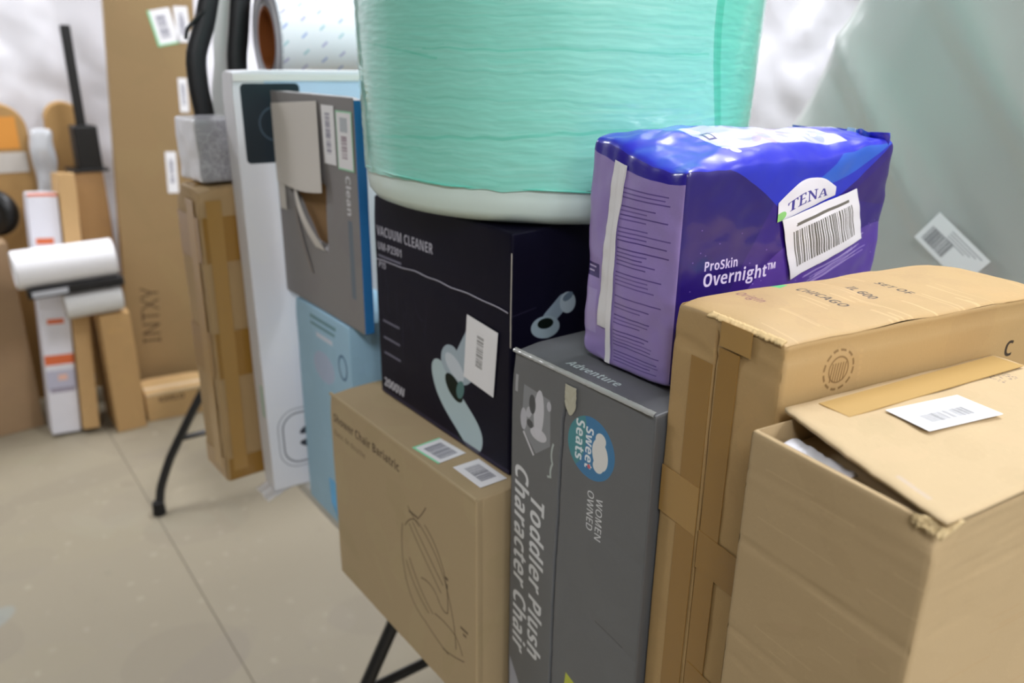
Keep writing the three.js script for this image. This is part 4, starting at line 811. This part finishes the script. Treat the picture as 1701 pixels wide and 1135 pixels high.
{
  // two white rolls strapped to a black rail
  const o = thing('roll_bundle', 'pair of white rolls strapped together by a black rail, lying on the brown carton', 'roll');
  o.position.set(-2.535, 0.56, 0.03); o.rotation.x = 0.03;
  const L = 0.36, wm = std(0xe8e8ea, 0.45);
  part('roll', new THREE.CylinderGeometry(0.062, 0.062, 0.22, 32).rotateX(Math.PI / 2).translate(0.01, 0.062, -0.055), std(0xd4d4d2, 0.5), o);
  part('roll', new THREE.CylinderGeometry(0.08, 0.08, L, 40).rotateX(Math.PI / 2).translate(0.01, 0.235, 0.015), wm, o);
  const rail = part('rail', new RoundedBoxGeometry(0.06, 0.04, L, 2, 0.006).translate(0.05, 0.142, 0.0), std(0x19191b, 0.4), o, 'black rail');
  part('rail_tag', new THREE.BoxGeometry(0.004, 0.022, 0.13).translate(0.082, 0.142, 0.1), std(0xb9bcc2, 0.4), rail, 'grey printed tag');
  part('end_cap', new THREE.TorusGeometry(0.07, 0.01, 10, 36).translate(0.01, 0.235, 0.197), wm, o);
  part('strap', new RoundedBoxGeometry(0.05, 0.03, 0.03, 2, 0.006).translate(0.02, 0.11, -0.12), black, o);
}
{
  // narrow carton leaning back
  const w = 0.22, h = 1.13, d = 0.066;
  const o = place(thing('narrow_carton', 'narrow brown carton leaning upright with a black bracket on top', 'box'), -2.56 - w, 0, 0.098, w, d, 0);
  o.rotation.set(-0.08, 0, 0.1); o.position.y = 0.014;
  part('body', softBox(w, h, d, { deform: worn(w, h, d, 0.002, 101) }), printed(w, h, d, [192, 156, 106], 171, {}, { ppm: 600 }), o);
}
{
  const w = 0.14, h = 1.115, d = 0.13;
  const o = place(thing('brown_carton', 'tall dark brown carton under the black bracket, behind the narrow leaning carton', 'box'), -3.03, 0, -0.075, w, d, 0);
  part('body', softBox(w, h, d, { deform: worn(w, h, d, 0.002, 105) }), printed(w, h, d, [168, 132, 86], 175, {}, { ppm: 600 }), o);
}
{
  const o = thing('black_bracket', 'black upright bar on a square black box, standing on the far brown cartons', 'bracket');
  o.position.set(-2.96, 1.1165, -0.1);
  part('box', new RoundedBoxGeometry(0.12, 0.2, 0.1, 3, 0.008).translate(0, 0.1, -0.06), black, o);
  const b = part('bar', new RoundedBoxGeometry(0.03, 0.5, 0.04, 3, 0.006).translate(0, 0.25, 0), black, o); b.position.set(0, 0.12, -0.055); b.rotation.x = 0.0;
  part('base_plate', new RoundedBoxGeometry(0.16, 0.012, 0.16, 2, 0.004).translate(0, 0.006, -0.05), black, o);
}
{
  // white and orange carton
  const w = 0.12, h = 1.06, d = 0.115;
  const m = printed(w, h, d, [226, 226, 234], 181, {
    right: (ctx, W, H) => {
      const or = 'rgb(222,110,62)';
      ctx.fillStyle = or; ctx.fillRect(0, 0, W, 14); ctx.fillRect(18, 190, 66, 26); ctx.fillRect(26, 540, 64, 22); ctx.fillRect(0, 700, W, 44);
      ctx.fillStyle = 'rgba(150,150,180,0.5)'; ctx.fillRect(0, 770, W, 90); ctx.fillStyle = 'rgba(240,190,170,0.9)'; ctx.fillRect(46, 790, 36, 26); ctx.fillStyle = 'rgba(130,120,140,0.7)'; ctx.fillRect(12, 850, W - 20, 20);
      ctx.fillStyle = 'rgba(170,170,190,0.5)'; for (let i = 0; i < 8; i++) ctx.fillRect(16, 250 + i * 22, W - 40, 6);
    },
  }, { ppm: 900, rough: 0.5, strength: 0.4 });
  const o = place(thing('white_orange_carton', 'slim white carton with orange bands standing on the floor', 'box'), -2.6 - w, 0, 0.217, w, d, 0);
  o.rotation.set(-0.08, 0, 0.085); o.position.y = 0.01;
  part('body', softBox(w, h, d, { deform: worn(w, h, d, 0.001, 111) }), m, o);
}
{
  const w = 0.3, h = 0.86, d = 0.6;
  const o = place(thing('wide_carton', 'wide plain brown carton at the far end, beside the slim white and orange carton', 'box'), -2.74 - w, 0, 0.84, w, d, 0);
  o.rotation.y = 0.12;
  part('body', softBox(w, h, d, { deform: worn(w, h, d, 0.003, 121) }), printed(w, h, d, [160, 132, 100], 191, {}, { ppm: 500 }), o);
  const b = thing('black_ball_weight', 'round black rubber weight on top of the wide brown carton', 'weight');
  b.position.set(-2.93, 0.963, 0.24);
  const ring = part('rubber_ring', new THREE.TorusGeometry(0.06, 0.042, 20, 40), black, b);
  part('hub', new THREE.CylinderGeometry(0.055, 0.055, 0.06, 24).rotateX(Math.PI / 2), std(0x151517, 0.5), ring);
  b.rotation.y = 0.9;
}
{
  // two paper-backed parcels with rounded tops, standing behind the cartons
  const arch = (w, h, t) => { const s = new THREE.Shape(); s.moveTo(-w / 2, 0); s.lineTo(-w / 2, h - w / 2); s.absarc(0, h - w / 2, w / 2, Math.PI, 0, true); s.lineTo(w / 2, 0); s.closePath(); return new THREE.ExtrudeGeometry(s, { depth: t, bevelEnabled: true, bevelSize: 0.012, bevelThickness: 0.012, bevelSegments: 4, curveSegments: 24 }).rotateY(Math.PI / 2); };
  const kr = std(0xb58f58, 0.7);
  for (const [z, w, lbl, orange] of [[0.16, 0.22, 'round topped brown parcel with an orange label', true], [-0.115, 0.13, 'round topped brown parcel beside the black bracket', false]]) {
    const o = thing('rounded_parcel', lbl, 'parcel'); o.position.set(-3.2, 0, z);
    part('body', arch(w, 1.4, 0.05), kr, o);
    if (orange) {
      const p1 = part('label', new THREE.BoxGeometry(0.002, 0.14, 0.12), std(0xe39a3e, 0.5), o, 'orange label'); p1.position.set(0.064, 1.28, -0.02);
      const p2 = part('label', new THREE.BoxGeometry(0.002, 0.09, 0.16), std(0xcfcac2, 0.4), o, 'pale label'); p2.position.set(0.064, 1.15, -0.02);
    }
  }
  const f = thing('film_bundle', 'small bundle of clear grey film between the two round topped parcels', 'plastic film');
  f.position.set(-3.08, 0, 0.0);
  part('film', softBox(0.06, 1.3, 0.09, { r: 0.03, seg: [10, 60, 14], deform: v => { v.x += 0.014 * N3(v.x * 12, v.y * 12, v.z * 14); v.z += 0.014 * N3(v.y * 11, v.z * 14, 6); return v; } }), std(0xc9ccd0, 0.25, { clearcoat: 0.8, clearcoatRoughness: 0.15 }), f);
}

scene.traverse(o => { if (o.isMesh) { o.castShadow = true; o.receiveShadow = true; } });
renderer.render(scene, camera);
